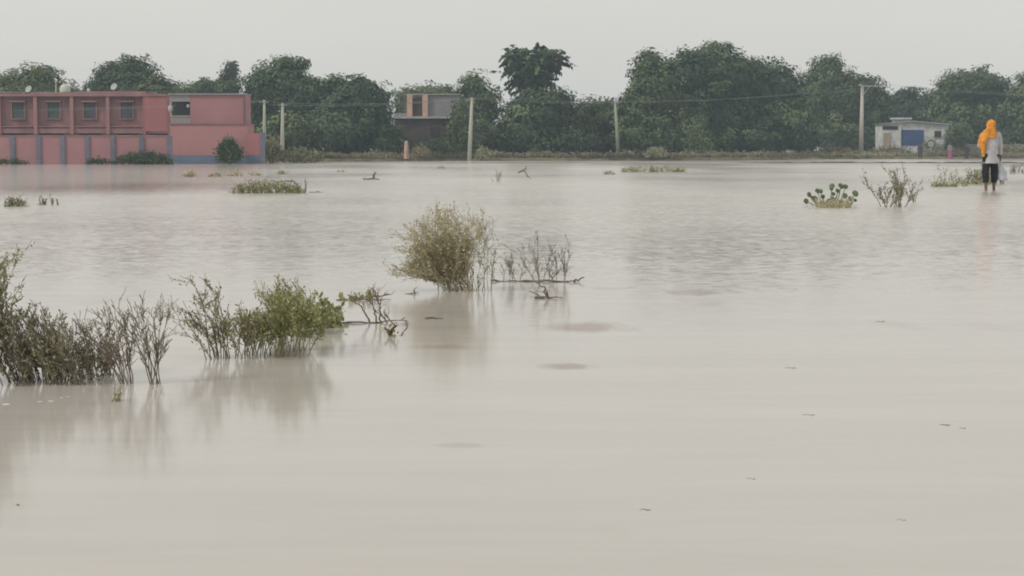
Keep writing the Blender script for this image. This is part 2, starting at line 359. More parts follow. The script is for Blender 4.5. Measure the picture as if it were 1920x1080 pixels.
# ------------------------------------------------------------------ trees
def tree(name, label, cat, Y, base, lobes, m='lf_mid', leaf=.22, dens=1.0, spiky=False, group='trees along the far bank', tint0=.0, z0=.25, seed=0, trunk_r=None, skirt=True):
    """base=(px) ; lobes=[(px,py,rx_px,ry_px)] measured on the photo, placed as ellipsoids at depth Y"""
    g = np.random.default_rng(seed or int(abs(base)*13+Y))
    s = ppm(Y); bp = at(base, 288, Y); root = empty(name, (bp.x, Y, z0), label, cat, group)
    O = np.array([bp.x, Y, z0]); Cs = []; Ts = []; Zs = []; Ns = []
    if skirt:
        xa = min(l[0]-l[2] for l in lobes); xb = max(l[0]+l[2] for l in lobes); nl = max(2, int((xb-xa)/45)); w_ = (xb-xa)/nl
        lobes = lobes + [(xa+w_*(i+.5), 262, w_*.72, 27) for i in range(nl)]
    tmb = MB((bp.x, Y, z0)); gr = random.Random(seed+3)
    tot = sum(l[2]*l[3] for l in lobes)
    top = max(at(l[0], l[1]-l[3], Y).z for l in lobes)
    tr = trunk_r or max(.12, top*.028)
    fork = Vector((bp.x, Y, z0 + (top-z0)*.25))
    tmb.tube([(bp.x, Y, z0-.3), (bp.x+gr.uniform(-.1, .1), Y, z0+(top-z0)*.12), fork], [tr*1.25, tr, tr*.8], 8)
    for li, (lx, ly, rx, ry) in enumerate(lobes):
        c = at(lx, ly, Y); a = rx/s; h = ry/s
        dy = g.uniform(-.45, .45)*a if len(lobes) > 1 else 0
        c = np.array([c.x, Y+dy, c.z]); rad = np.array([a, min(a, 3.5)*.85, h])
        mid = (fork*.45 + Vector(c)*.55) + Vector((gr.uniform(-.3, .3), gr.uniform(-.3, .3), gr.uniform(-.2, .4)))
        tmb.tube([fork, mid, Vector(c), Vector(c)+Vector((gr.uniform(-.3, .3)*a, 0, .55*h))], [tr*.55, tr*.4, tr*.22, tr*.06], 6)
        area = a*h*4
        ncl = max(8, int(area*4.2*dens))
        d = rand_dirs(ncl, g); d[:, 2] = d[:, 2]*.95 + .05
        rr = g.uniform(.45, 1.0, (ncl, 1))**.55
        wob = 1 + .09*np.sin(d[:, :1]*7+li) + .09*np.sin(d[:, 2:]*9+2*li)
        cc = c + d*rad*rr*wob
        clt = g.normal(.40, .14, ncl) + g.normal(0, .12) + .20*np.clip(d[:, 2], -.6, 1) - .04 + .22*np.sin(cc[:, 0]*1.7+li)*np.sin(cc[:, 2]*2.3+cc[:, 1]) + tint0  # leaf tint rises towards lobe tops: daylight painted into the leaf colour
        per = int(26)
        cr = leaf*1.75
        if spiky:
            per = 44; u = g.uniform(0, 1, (ncl, per, 1)); L_ = g.uniform(.7, 1.6, (ncl, 1, 1))
            dirn = d[:, None, :]*np.array([1, 1, .55]) + g.normal(0, .2, (ncl, 1, 3))
            P = cc[:, None, :] + dirn*u*L_ + np.array([0, 0, -.32])*(u**2)*L_ + g.normal(size=(ncl, per, 3))*.06*(1.3-u)
        else:
            P = cc[:, None, :] + np.clip(g.normal(size=(ncl, per, 3)), -1.5, 1.5)*cr*np.array([1, 1, .62])
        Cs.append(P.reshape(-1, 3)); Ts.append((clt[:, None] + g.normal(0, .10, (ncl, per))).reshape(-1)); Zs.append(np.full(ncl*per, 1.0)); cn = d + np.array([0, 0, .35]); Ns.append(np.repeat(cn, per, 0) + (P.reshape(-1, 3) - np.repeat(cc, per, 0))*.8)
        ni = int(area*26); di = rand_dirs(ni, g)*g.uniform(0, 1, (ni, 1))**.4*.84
        Cs.append(c + di*rad); Ts.append(g.normal(.30+tint0, .1, ni)); Zs.append(np.full(ni, 1.9)); Ns.append(di + np.array([0, 0, .2]))  # inner fill leaves tinted darker: shade inside the crown put into their colour
    C = np.concatenate(Cs); T = np.concatenate(Ts); Z = np.concatenate(Zs)[:, None]
    k = C[:, 2] > z0 + .02; N = np.concatenate(Ns); N /= np.linalg.norm(N, axis=1, keepdims=True) + 1e-9; C = C[k]; T = T[k]; Z = Z[k]; N = N[k]
    tmb.build('trunk', M['bark'], root, True)
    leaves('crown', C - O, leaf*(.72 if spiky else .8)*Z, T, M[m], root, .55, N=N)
    return root
T = tree
T('broad_tree', 'pale olive round tree cut by the left frame edge above the pink building', 'tree', 168, 40, [(20, 195, 80, 60), (70, 165, 55, 50), (-30, 190, 60, 70), (105, 190, 45, 50)], 'lf_light', tint0=-.05, seed=1)
T('broad_tree', 'dark dome of foliage with the highest point behind the pink roof', 'tree', 175, 240, [(235, 185, 70, 68), (180, 205, 45, 50), (290, 195, 60, 62), (250, 140, 42, 36), (205, 150, 30, 35)], 'lf_dark', tint0=.08, seed=2)
T('broad_tree', 'yellowish green tree in front of the dark dome, behind the bright pink bay', 'tree', 160, 300, [(290, 185, 50, 42), (335, 195, 40, 40)], 'lf_light', tint0=-.05, seed=3)
T('slender_tree', 'small thin topped greyish tree rising alone behind the pink upper storey', 'tree', 215, 432, [(432, 138, 15, 24), (430, 160, 14, 16)], 'lf_far', leaf=.26, seed=4)
T('broad_tree', 'low dark tree directly under the small thin topped tree', 'tree', 190, 400, [(400, 185, 50, 38), (380, 170, 30, 24), (425, 165, 28, 22)], 'lf_mid', seed=5)
T('broad_tree', 'tall dark spreading tree with a tuft sticking out, right of the pink building', 'tree', 160, 535, [(525, 165, 62, 52), (495, 175, 45, 50), (570, 190, 50, 48), (535, 128, 34, 22), (563, 121, 13, 9), (520, 225, 70, 62), (600, 180, 28, 30)], 'lf_dark', tint0=.06, seed=6)
T('broad_tree', 'smooth sloping dark tree between the two short poles and the brick house', 'tree', 152, 655, [(650, 200, 68, 58), (625, 170, 38, 30), (680, 180, 44, 38), (700, 225, 42, 60), (640, 250, 80, 48)], 'lf_dark', tint0=.02, seed=7)
T('leafy_bush', 'paler green bushy tree leaning left behind the pair of short poles', 'tree', 143, 560, [(555, 250, 48, 42), (600, 265, 40, 30), (515, 262, 30, 34)], 'lf_mid', tint0=.05, seed=8)
T('broad_tree', 'low light green tree top showing over the brick house', 'tree', 195, 800, [(800, 180, 45, 24), (760, 190, 24, 28), (835, 182, 34, 22), (790, 220, 60, 50)], 'lf_light', seed=9)
T('broad_tree', 'narrow upright tree behind the tall leaning pole', 'tree', 168, 892, [(890, 165, 30, 30), (905, 200, 36, 50), (880, 215, 40, 50), (900, 255, 60, 40)], 'lf_mid', tint0=-.02, seed=10)
T('spiky_tree', 'tall tree with a ragged drooping crown standing clear against the sky', 'tree', 158, 1000, [(1000, 120, 44, 30), (962, 122, 22, 22), (1038, 120, 20, 20), (985, 150, 32, 24), (1012, 150, 28, 22), (976, 102, 20, 13), (1022, 102, 24, 13), (1002, 176, 26, 20), (990, 195, 20, 16)], 'lf_dark', leaf=.24, dens=1.15, spiky=True, tint0=.05, trunk_r=.28, seed=11, skirt=False)
T('broad_tree', 'rounded dark tree skirting the trunk of the ragged crowned tree', 'tree', 152, 1015, [(1020, 215, 60, 48), (975, 235, 45, 48), (1045, 195, 34, 30), (1000, 260, 70, 34), (990, 190, 24, 22)], 'lf_dark', tint0=.10, seed=12)
T('broad_tree', 'low rounded tree filling the dip beside the greenish leaning pole', 'tree', 160, 1115, [(1110, 225, 55, 44), (1080, 245, 50, 42), (1150, 215, 40, 36), (1130, 260, 60, 34)], 'lf_mid', tint0=-.05, seed=13)
T('broad_tree', 'tall pale tree at the left end of the big clump, behind the greenish pole', 'tree', 156, 1210, [(1215, 150, 34, 54), (1245, 165, 40, 60), (1195, 210, 36, 60), (1225, 240, 62, 56), (1218, 120, 22, 26)], 'lf_mid', tint0=.08, seed=14)
T('broad_tree', 'tallest broad tree at the middle of the big clump', 'tree', 164, 1340, [(1330, 150, 72, 66), (1290, 135, 44, 44), (1380, 145, 50, 54), (1340, 105, 42, 26), (1350, 215, 90, 78), (1290, 225, 50, 66)], 'lf_dark', tint0=.10, seed=15)
T('broad_tree', 'dark tree on the right shoulder of the tallest broad tree', 'tree', 168, 1450, [(1440, 175, 54, 62), (1470, 165, 36, 48), (1410, 140, 34, 34), (1450, 235, 60, 60), (1490, 220, 30, 62)], 'lf_dark', tint0=.0, seed=16)
T('broad_tree', 'wide tree left of the crossarm pole with light leaves on its left side', 'tree', 198, 1560, [(1550, 160, 48, 54), (1590, 185, 60, 56), (1525, 205, 34, 66), (1630, 205, 44, 58), (1580, 245, 70, 48), (1555, 125, 30, 22), (1645, 240, 28, 45)], 'lf_mid', tint0=.03, seed=17)
T('broad_tree', 'distant low tree in the gap above the white and blue house', 'tree', 215, 1715, [(1705, 205, 44, 38), (1745, 210, 40, 40), (1725, 235, 60, 42), (1690, 182, 18, 16)], 'lf_far', leaf=.28, seed=18)
T('broad_tree', 'flat topped tree behind the person with the orange scarf', 'tree', 200, 1825, [(1825, 160, 66, 32), (1790, 190, 50, 44), (1860, 190, 56, 44), (1820, 225, 90, 46), (1880, 245, 60, 40), (1790, 250, 50, 36)], 'lf_mid', leaf=.26, tint0=.06, seed=19)
T('broad_tree', 'tree cut off by the right frame edge', 'tree', 196, 1930, [(1930, 175, 38, 40), (1915, 225, 40, 50), (1950, 230, 50, 60)], 'lf_mid', leaf=.26, seed=20)

# shrubs and weeds on the bank
def shrub(label, Y, px, wpx, top, base, m='lf_mid', leaf=.10, n=60, cat='bush', name='bush', group='bushes on the far bank', tint0=0, seed=1, z0=None, sparse=False):
    g = np.random.default_rng(seed); s = ppm(Y); b = at(px, base, Y)
    if z0 is None: z0 = max(b.z, 0)
    hh = at(px, top, Y).z - z0; a = wpx/2/s
    root = empty(name, (b.x, Y, z0), label, cat, group)
    st = MB(); C = []; Tn = []
    for k in range(max(5, n//5)):
        ang = g.uniform(-1, 1); x = ang*a*g.uniform(.3, 1); z = hh*math.sqrt(max(0.05, 1-(x/a)**2))*g.uniform(.6, 1)
        y = g.uniform(-1, 1)*min(a, hh*1.2)*.7
        st.tube([(x*.4, y*.4, -.15), (x*.75, y*.7, z*.5), (x, y, z)], [.02, .014, .005], 4)
    for k in range(n):
        th = g.uniform(0, 2*math.pi); r = math.sqrt(g.uniform(0, 1)); x = math.cos(th)*r*a; y = math.sin(th)*r*min(a, hh*1.2)*.8
        zm = hh*math.sqrt(max(0.05, 1-(x/a)**2))*g.uniform(.75, 1.08); z = zm*g.uniform(0.05, 1)**(.6)
        P = np.array([x, y, z]) + g.normal(size=(16, 3))*leaf*1.6
        C.append(P); Tn.append(np.full(16, g.normal(.45+tint0, .17)) + g.normal(0, .08, 16))
    C = np.concatenate(C); Tn = np.concatenate(Tn); k = C[:, 2] > 0; C = C[k]; Tn = Tn[k]
    st.build('stems', M['twig'], root)
    leaves('foliage', C, leaf, Tn, M[m], root, .45, bias=(0, 0, .5))
    return root
shrub('dark rounded bush standing against the blue plinth of the pink building', 111, 429, 40, 262, 305, 'lf_dark', .10, 170, seed=2, tint0=.02)
shrub('long dark creeper mound at the foot of the pink wall beside its corner', 107.5, 268, 110, 289, 308, 'lf_dark', .08, 170, seed=3, tint0=.05)
shrub('small dark weed mound at the wall foot near the left frame edge', 107.3, 18, 70, 300, 308, 'lf_dark', .06, 60, seed=4)
shrub('low dark weeds at the wall foot between the third and fourth pillars', 107.3, 185, 50, 298, 308, 'lf_dark', .06, 45, seed=5)
shrub('pale weed mound on the bank just right of the pink building', 118, 560, 90, 281, 304, 'lf_grey', .09, 150, seed=6, tint0=.05)
shrub('grey green tangle beneath the short pole at the building end', 119, 510, 40, 262, 303, 'lf_grey', .10, 90, seed=7)
shrub('dry tan tuft right of the salmon marker post', 136, 788, 36, 276, 302, 'lf_dry', .09, 60, seed=8, tint0=.1)
shrub('pale spiky bush right of the tall leaning pole', 140, 908, 34, 276, 300, 'lf_grey', .09, 50, seed=9, tint0=.1)
shrub('small rounded weed left of the salmon marker post', 138, 715, 60, 287, 301, 'lf_grey', .08, 60, seed=10)
shrub('bright climber patch hanging at the middle of the big clump', 141, 1308, 44, 215, 292, 'lf_mid', .16, 40, seed=11, tint0=.15)
shrub('pale weed heap on the bank beneath the pale tall tree', 143, 1230, 40, 276, 295, 'lf_grey', .08, 60, seed=12, tint0=.15)
shrub('dry brownish bush left of the crossarm pole', 168, 1565, 90, 276, 297, 'lf_dry', .10, 120, seed=13, tint0=.05)
shrub('brownish scrub between the crossarm pole and the white house', 178, 1670, 90, 275, 296, 'lf_dry', .10, 120, seed=14, tint0=-.05)
shrub('leafy branch overhanging the right corner of the white house', 184, 1790, 44, 236, 290, 'lf_mid', .14, 120, seed=15, tint0=.05)
shrub('green scrub before the window of the white house', 182, 1745, 44, 262, 294, 'lf_grey', .10, 90, seed=16)
shrub('tangled grey scrub near the right frame edge', 180, 1890, 110, 272, 296, 'lf_grey', .11, 160, seed=17, tint0=-.12)
shrub('low scrub behind the far person in pink', 180, 1800, 70, 279, 296, 'lf_dry', .09, 80, seed=18, tint0=-.1)

shrub('leafy small tree reaching over the grey upper wall of the brick house', 144, 866, 56, 192, 296, 'lf_mid', .16, 110, cat='bush', seed=19, tint0=.0)
shrub('dark bush hiding the left foot of the brick house', 143, 735, 60, 232, 298, 'lf_dark', .13, 150, seed=20)
shrub('dark scrub across the front of the brick house', 142, 815, 80, 262, 299, 'lf_dark', .11, 130, seed=21, tint0=.05)

# bank grass
def bank_grass():
    n = 42000; px = npr.uniform(-150, 2080, n)
    k = ~((px > -200) & (px < 318))
    px = px[k]; n = len(px); P = np.empty((n, 3)); H = np.empty(n)
    clump = .5 + .5*np.sin(px*.045)*np.sin(px*.013+1) + .4*np.sin(px*.21)
    for i in range(n):
        p = on(px[i], shore_row(px[i])); dy = npr.uniform(0, 1)**1.6*9 + .3
        P[i] = (p.x*(p.y+dy)/p.y, p.y+dy, .22)
        H[i] = npr.uniform(.12, .34)*(1 + max(0, clump[i])*.8)*(.45 if 320 < px[i] < 505 else 1)
    lean = npr.normal(0, .25, (n, 3)); lean[:, 2] = 1
    Tv = lean*H[:, None]*.5; B = rand_dirs(n)*np.array([1, 1, .0]); B *= .045/ (np.linalg.norm(B, axis=1, keepdims=True)+1e-6)
    tint = .35 + .25*np.sin(px*.02) + npr.normal(0, .18, n)
    tint[px > 1400] += .25; H[px > 1400] *= 1.6; k2 = (px > 520) & (px < 1400); H[k2] *= 1.15
    return quads('grass', P + Tv, Tv*1.0, B, tint, M['lf_dry'])
props(bank_grass(), 'short dry grass and weeds along the top of the far bank', 'grass', kind='stuff')
def bank_green():
    n = 26000; px = npr.uniform(505, 2080, n); P = np.empty((n, 3))
    for i in range(n):
        p = on(px[i], shore_row(px[i])); dy = npr.uniform(2, 14); P[i] = (p.x*(p.y+dy)/p.y, p.y+dy, .26 + abs(npr.normal(0, .16))*(1.2+.9*math.sin(px[i]*.06)*math.sin(px[i]*.017)))
    return leaves('undergrowth', P, .085, npr.normal(.42, .2, n) + .18*np.sin(px*.035), M['lf_grey'], asp=.4, bias=(0, 0, .5))
props(bank_green(), 'tangled dull green undergrowth between the far bank and the trees', 'undergrowth', kind='stuff')

# ------------------------------------------------------------------ boxes measured on the photo
def pbox(mb, x0, x1, y0, y1, Y, d, yoff=0):
    a = at(x0, y1, Y); b = at(x1, y0, Y); mb.box(a.x, b.x, Y+yoff, Y+yoff+d, a.z, b.z)
def world_loc(o):
    return Vector(o.location) + (world_loc(o.parent) if o.parent else Vector((0, 0, 0)))
def part(name, m, root, boxes, Y):
    mb = MB(world_loc(root))
    for bx in boxes: pbox(mb, *bx[:4], Y, bx[4], bx[5] if len(bx) > 5 else 0)
    return mb.build(name, m, root)

# compound wall
YW = 108.5
wl = empty('compound_wall', (at(160, 306, YW).x, YW, 0), 'pink boundary wall with blue grey pillars standing in the flood water', 'wall')
part('wall_panel', M['pink'], wl, [(-420, 317, 256, 309.5, .18)], YW)
part('coping', M['pink_dirty'], wl, [(-420, 318, 253.6, 256, .26, -.04)], YW)
for px in [-382, -332, -282, -232, -182, -132, -82, -30, 24, 73, 118, 164, 212, 266, 318]:
    part('pillar', M['blue_grey'], wl, [(px-3.6, px+3.6, 254.5, 310, .30, -.09)], YW)
# return wall at the right end of the building
wr = empty('boundary_wall', (at(484, 300, 111.5).x, 111.5, 0), 'short pink wall stub with blue pillar at the right end of the pink building', 'wall')
part('wall_panel', M['pink_bright'], wr, [(462, 488, 250, 291, .2)], 112.2)
part('plinth', M['plinth'], wr, [(462, 488, 291, 306, .24, -.02)], 112.2)
part('pillar', M['blue_grey'], wr, [(488, 496, 248, 306, .34, -.07)], 112.2)

# pink building
YB = 122.0
pb = empty('pink_building', (at(200, 300, YB).x, YB, .2), 'two storey pink building with four shuttered windows and a blue plinth', 'building')
# rear long wing: four bays
part('wall', M['pink_dirty'], pb, [(-400, 276, 181, 296, 9)], YB)
part('parapet', M['pink_dirty'], pb, [(-400, 60, 176, 181, 9.1, -.5), (60.2, 150, 174, 181, 9.1, -.5), (150.2, 276, 171.5, 181, 9.1, -.5)], YB)
part('parapet_cap', M['grey_plaster'], pb, [(-400, 276, 169.6, 171.4, .5, 3)], YB)
part('floor_band', M['pink_dirty'], pb, [(-400, 276, 240, 250, .3, -.3)], YB)
part('ledge', M['pink_dirty'], pb, [(-400, 276, 236.5, 238.5, .38, -.38)], YB)
for px in (-394, -326, -258, -190, -122, -60, 1, 69, 137, 204.5, 273):
    part('fin', M['pink_bright'] if px > 260 else M['pink'], pb, [(px-2.4, px+2.4, 176, 252, .4, -.42)], YB)
for i, px in enumerate((-362, -296, -226, -158, -92, -30, 34.5, 101, 169, 238)):
    w_ = part('window', M['pink_dirty'], pb, [(px-15, px+15, 189.2, 191.6, .35, -.36), (px-13.2, px-11.6, 191.8, 222, .12, -.125), (px+11.6, px+13.2, 191.8, 222, .12, -.125), (px-14, px+14, 222.2, 224, .2, -.21)], YB)
    mm = M['shutter_green'] if i < 8 else M['shutter_grey']
    sh = part('shutter', mm, w_, [(px-11.4, px-.3, 192, 222, .05, -.06), (px+.3, px+11.4, 192, 222, .05, -.06)], YB)
    sh.parent = w_; 
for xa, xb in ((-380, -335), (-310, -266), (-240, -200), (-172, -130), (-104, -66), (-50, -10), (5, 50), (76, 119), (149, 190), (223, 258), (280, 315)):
    part('shade_strip', M['opening_shade'], pb, [(xa, xb, 250.3, 253.2, .05, -.07)], YB)  # shadow under the floor band, painted as flat dark strips
# brighter bay between
part('bay_wall', M['pink_bright'], pb, [(278, 317, 181, 246.5, 1.2, -.9)], YB)
part('bay_slab', M['pink_dirty'], pb, [(277, 318, 177.5, 180.8, 1.4, -1.0)], YB)
# block with blue plinth: ground floor stands forward
YG = 113.0
part('ground_floor', M['pink_ground'], pb, [(319, 464, 233.5, 291.5, 3)], YG)
part('plinth', M['plinth'], pb, [(318.6, 464.4, 291.6, 306, 3.1, -.05)], YG)
part('ledge', M['pink_dirty'], pb, [(318, 464.6, 231.6, 233.3, 3.2, -.08)], YG)
YU = 114.2
part('upper_floor', M['pink'], pb, [(357, 460, 178, 231.3, 2.3)], YU)
part('roof_slab', M['grey_plaster'], pb, [(316, 461, 175.2, 177.8, 2.6, -.15)], YU)
part('lintel', M['grey_plaster'], pb, [(318, 356.6, 178, 190.5, .3)], YU)
part('balcony_wall', M['grey_plaster'], pb, [(320, 356.6, 219, 231.3, .25)], YU)
part('balcony_rail', M['concrete'], pb, [(320, 356.6, 216.5, 218.8, .32, -.04)], YU)
part('balcony_recess', M['opening_shade'], pb, [(318, 356.6, 178.2, 231, .2, 1.9)], YU)
part('post', M['concrete'], pb, [(318.5, 321.5, 190.7, 219, .25, .02)], YU)
mbc = MB(pb.location); c = at(352.5, 199, YU); mbc.ball((c.x, YU+.1, c.z), .13, n=10, m=8); mbc.build('lamp_globe', M['dish'], pb, True); mbc = MB(pb.location); c = at(320.5, 204, YU); mbc.ball((c.x, YU-.12, c.z), .22, .8, .6, 1.1, n=10, m=8)
mbc.build('lamp_globe', M['dish'], pb, True)
# soil pipe
mbp = MB(pb.location); a = at(457, 181, YU); b_ = at(457, 231, YU); mbp.tube([(a.x, YU-.07, a.z), (b_.x, YU-.07, b_.z)], [.05, .05], 6); mbp.build('drain_pipe', M['pink_dirty'], pb)

# things on the pink roof
def roof_dish(px, py, r, label):
    c = at(px, py, 125); root = empty('satellite_dish', (c.x, 125, at(px, 171, 125).z), label, 'satellite dish')
    mb = MB(root.location); vs = []; fs = []; n = 16
    rings = [(0, 0), (.4, .03), (.75, .09), (1, .17)]
    ax = Vector((-.35, -.8, .45)).normalized(); u = ax.orthogonal().normalized(); v = ax.cross(u)
    vs.append(c)
    for (rr, dz) in rings[1:]:
        for k in range(n):
            th = 2*math.pi*k/n; vs.append(c + (u*math.cos(th)+v*math.sin(th))*rr*r + ax*dz*r*1.2)
    for k in range(n): fs.append((0, 1+k, 1+(k+1) % n))
    for j in range(2):
        for k in range(n): q = (k+1) % n; fs.append((1+j*n+k, 1+(j+1)*n+k, 1+(j+1)*n+q, 1+j*n+q))
    mb.add(vs, fs); o = mb.build('dish', M['dish'], root, True)
    md = o.modifiers.new('s', 'SOLIDIFY'); md.thickness = .02
    mb = MB(root.location); mb.tube([(c.x, 125, root.location.z-.1), tuple(c - ax*.02)], [.03, .03], 6); mb.tube([tuple(c - u*r*.9 + ax*.1), tuple(c + ax*r*.7)], [.012, .012], 4); mb.build('mount', M['steel'], root)
roof_dish(54, 167.5, .27, 'grey satellite dish at the left on the pink roof')
roof_dish(214, 163, .27, 'small satellite dish right of the tank on the pink roof')
c = at(122, 172, 125); tk = empty('water_tank', (c.x, 125, c.z), 'pale round water tank on the pink roof', 'water tank')
mb = MB(tk.location); s_ = 1/ppm(125); z0 = c.z
mb.loft([(c.x, 125, z0-.1, .38, .38), (c.x, 125, z0+.05, .38, .38), (c.x, 125, z0+.22, .38, .38), (c.x, 125, z0+.40, .33, .33), (c.x, 125, z0+.50, .22, .22), (c.x, 125, z0+.53, .13, .13)], 18)
mb.build('tank_body', M['tank'], tk, True)
mb = MB(tk.location); mb.loft([(c.x, 125, z0+.53, .14, .14), (c.x, 125, z0+.60, .12, .12)], 12); mb.build('lid', M['dish'], tk)
c = at(105, 175, 124); mb = MB((c.x, 124, c.z)); mb.tube([(c.x, 124, c.z), (c.x+.02, 124, at(105, 151, 124).z)], [.06, .05], 8)
mb.tube([(c.x-.12, 124, at(105, 153, 124).z), (c.x+.14, 124, at(105, 153, 124).z)], [.03, .03], 6)
o = mb.build('vent_pipe', M['pole'], None); o.location = (c.x, 124, c.z); props(o, 'thin upright pipe with a short cross piece left of the roof tank', 'pipe')
c = at(166, 172, 125); mb = MB((c.x, 125, c.z)); mb.loft([(c.x, 125, c.z, .12, .12), (c.x, 125, c.z+.16, .12, .12), (c.x, 125, c.z+.24, .06, .06)], 12)
o = mb.build('roof_vent', M['tank']); o.location = (c.x, 125, c.z); props(o, 'small pale cap on the pink roof right of the tank', 'vent')

# brick house
YK = 146.0
bh = empty('brick_house', (at(790, 290, YK).x, YK, .3), 'unfinished dark brick house with two salmon columns on its roof slab', 'house')
part('wall', M['brick'], bh, [(742, 842, 222.5, 295, 7)], YK)
part('roof_slab', M['concrete'], bh, [(738, 845, 218.2, 222.3, 7.5, -.35)], YK)
part('door', M['opening_shade'], bh, [(752, 772, 262, 295, .05, -.06)], YK)
part('window', M['opening_shade'], bh, [(806, 822, 238, 256, .05, -.06)], YK)
for px in (768, 797): part('column', M['salmon'], bh, [(px-5, px+5, 178, 218, .5)], YK)
part('infill_wall', M['brick'], bh, [(773.4, 791.6, 184, 218, .2, .25)], YK)
part('upper_wall', M['grey_wall'], bh, [(802.4, 861, 179, 218, 4, .3)], YK)
part('upper_roof', M['concrete'], bh, [(760, 863, 176, 177.9, 4.4, .1)], YK)
part('low_wall', M['grey_wall'], bh, [(740, 762, 212, 218, .2, .2)], YK)
# marker post
YM = 137.0; c = at(762, 291, YM); mk = empty('marker_post', (c.x, YM, .2), 'short salmon post with white top at the foot of the brick house', 'post')
mb = MB(mk.location); zt = at(762, 270, YM).z; mb.loft([(c.x, YM, .2, .20, .16), (c.x, YM, zt, .16, .13)], 4); mb.build('shaft', M['salmon'], mk)
mb = MB(mk.location); mb.loft([(c.x, YM, zt+.003, .16, .13), (c.x, YM, zt+.2, .13, .1), (c.x, YM, zt+.26, .06, .05)], 8); mb.build('cap', M['concrete'], mk)

# white and blue house
YV = 188.0
wh = empty('white_house', (at(1710, 285, YV).x, YV, .3), 'weathered white house with a wide blue shutter and a grey tin roof', 'house')
def poly_wall(name, m, pts, Y, d, root):
    mb = MB(root.location); n = len(pts)
    vs = [at(px, py, Y) for px, py in pts]; vs = [(v.x, Y, v.z) for v in vs] + [(v.x, Y+d, v.z) for v in vs]
    mb.add(vs, [tuple(range(n-1, -1, -1)), tuple(range(n, 2*n))] + [(i, (i+1) % n, n+(i+1) % n, n+i) for i in range(n)])
    return mb.build(name, m, root)
poly_wall('wall', M['white_wall'], [(1653, 288), (1653, 232.6), (1712, 228), (1779, 235), (1779, 288)], YV, 3.2, wh)
poly_wall('roof', M['tin'], [(1650, 232.2), (1712, 226.5), (1784, 232.5), (1784, 234), (1712, 227.8), (1650, 232.5)], YV-.4, 3.9, wh)
part('roof_slab', M['tin'], wh, [(1675, 1711, 220.5, 223.5, 1.4, .2)], YV)
part('roof_support', M['grey_plaster'], wh, [(1678, 1709, 223.7, 229.5, 1.1, .4)], YV)
part('window', M['opening_shade'], wh, [(1655, 1683, 236.5, 243, .05, -.06)], YV)
f_ = part('window', M['opening_shade'], wh, [(1752, 1764.5, 245.5, 257, .05, -.06)], YV)
part('window_frame', M['grey_plaster'], f_, [(1751, 1765.5, 257.2, 258.6, .12, -.13)], YV)
sh = part('shutter', M['shutter_blue'], wh, [(1690, 1732, 243.5, 273, .05, -.06)] , YV)
sb = MB(wh.location)
for k in range(9): pbox(sb, 1690.4, 1731.6, 245+k*3, 245.7+k*3, YV, .03, -.095)
sb.build('slat', M['shutter_blue'], sh)
part('door', M['tan_door'], wh, [(1656, 1670, 249, 288, .05, -.06)], YV)
part('pillar', M['white_wall'], wh, [(1684.5, 1688.5, 236, 288, .25, -.26)], YV)
for o in bpy.data.objects:
    if o.parent and o.parent.parent and o.parent.type == 'MESH' and tuple(o.location) == (0, 0, 0): pass
# round drum leaning on the white house
c = at(1745, 270, 180); dr = empty('round_disc', (c.x, 180, .4), 'round pale disc with dark rim beside the blue shutter', 'disc')
mb = MB(dr.location); mb.tube([(c.x, 179.9, c.z), (c.x, 180.05, c.z)], [.34, .34], 20); mb.tube([(c.x, 180, .3), (c.x, 180, c.z)], [.05, .05], 6); mb.build('plate', M['dish'], dr)
mb = MB(dr.location); 
ring = [(c.x+.38*math.cos(2*math.pi*k/20), 179.92, c.z+.38*math.sin(2*math.pi*k/20)) for k in range(21)]
mb.tube(ring, [.05]*21, 6, False); mb.build('rim', M['opening_shade'], dr)
# rear wall at right
YF = 192; fw = empty('garden_wall', (at(1880, 285, YF).x, YF, .3), 'long low brownish wall before the trees at the right edge', 'wall')
part('wall_panel', mat('brownish_render', (.15, .13, .11), (.22, .19, .16), 1.2), fw, [(1792, 2080, 272, 290, .25)], YF)
part('coping', M['grey_plaster'], fw, [(1792, 2080, 270.6, 271.8, .32, -.03)], YF)

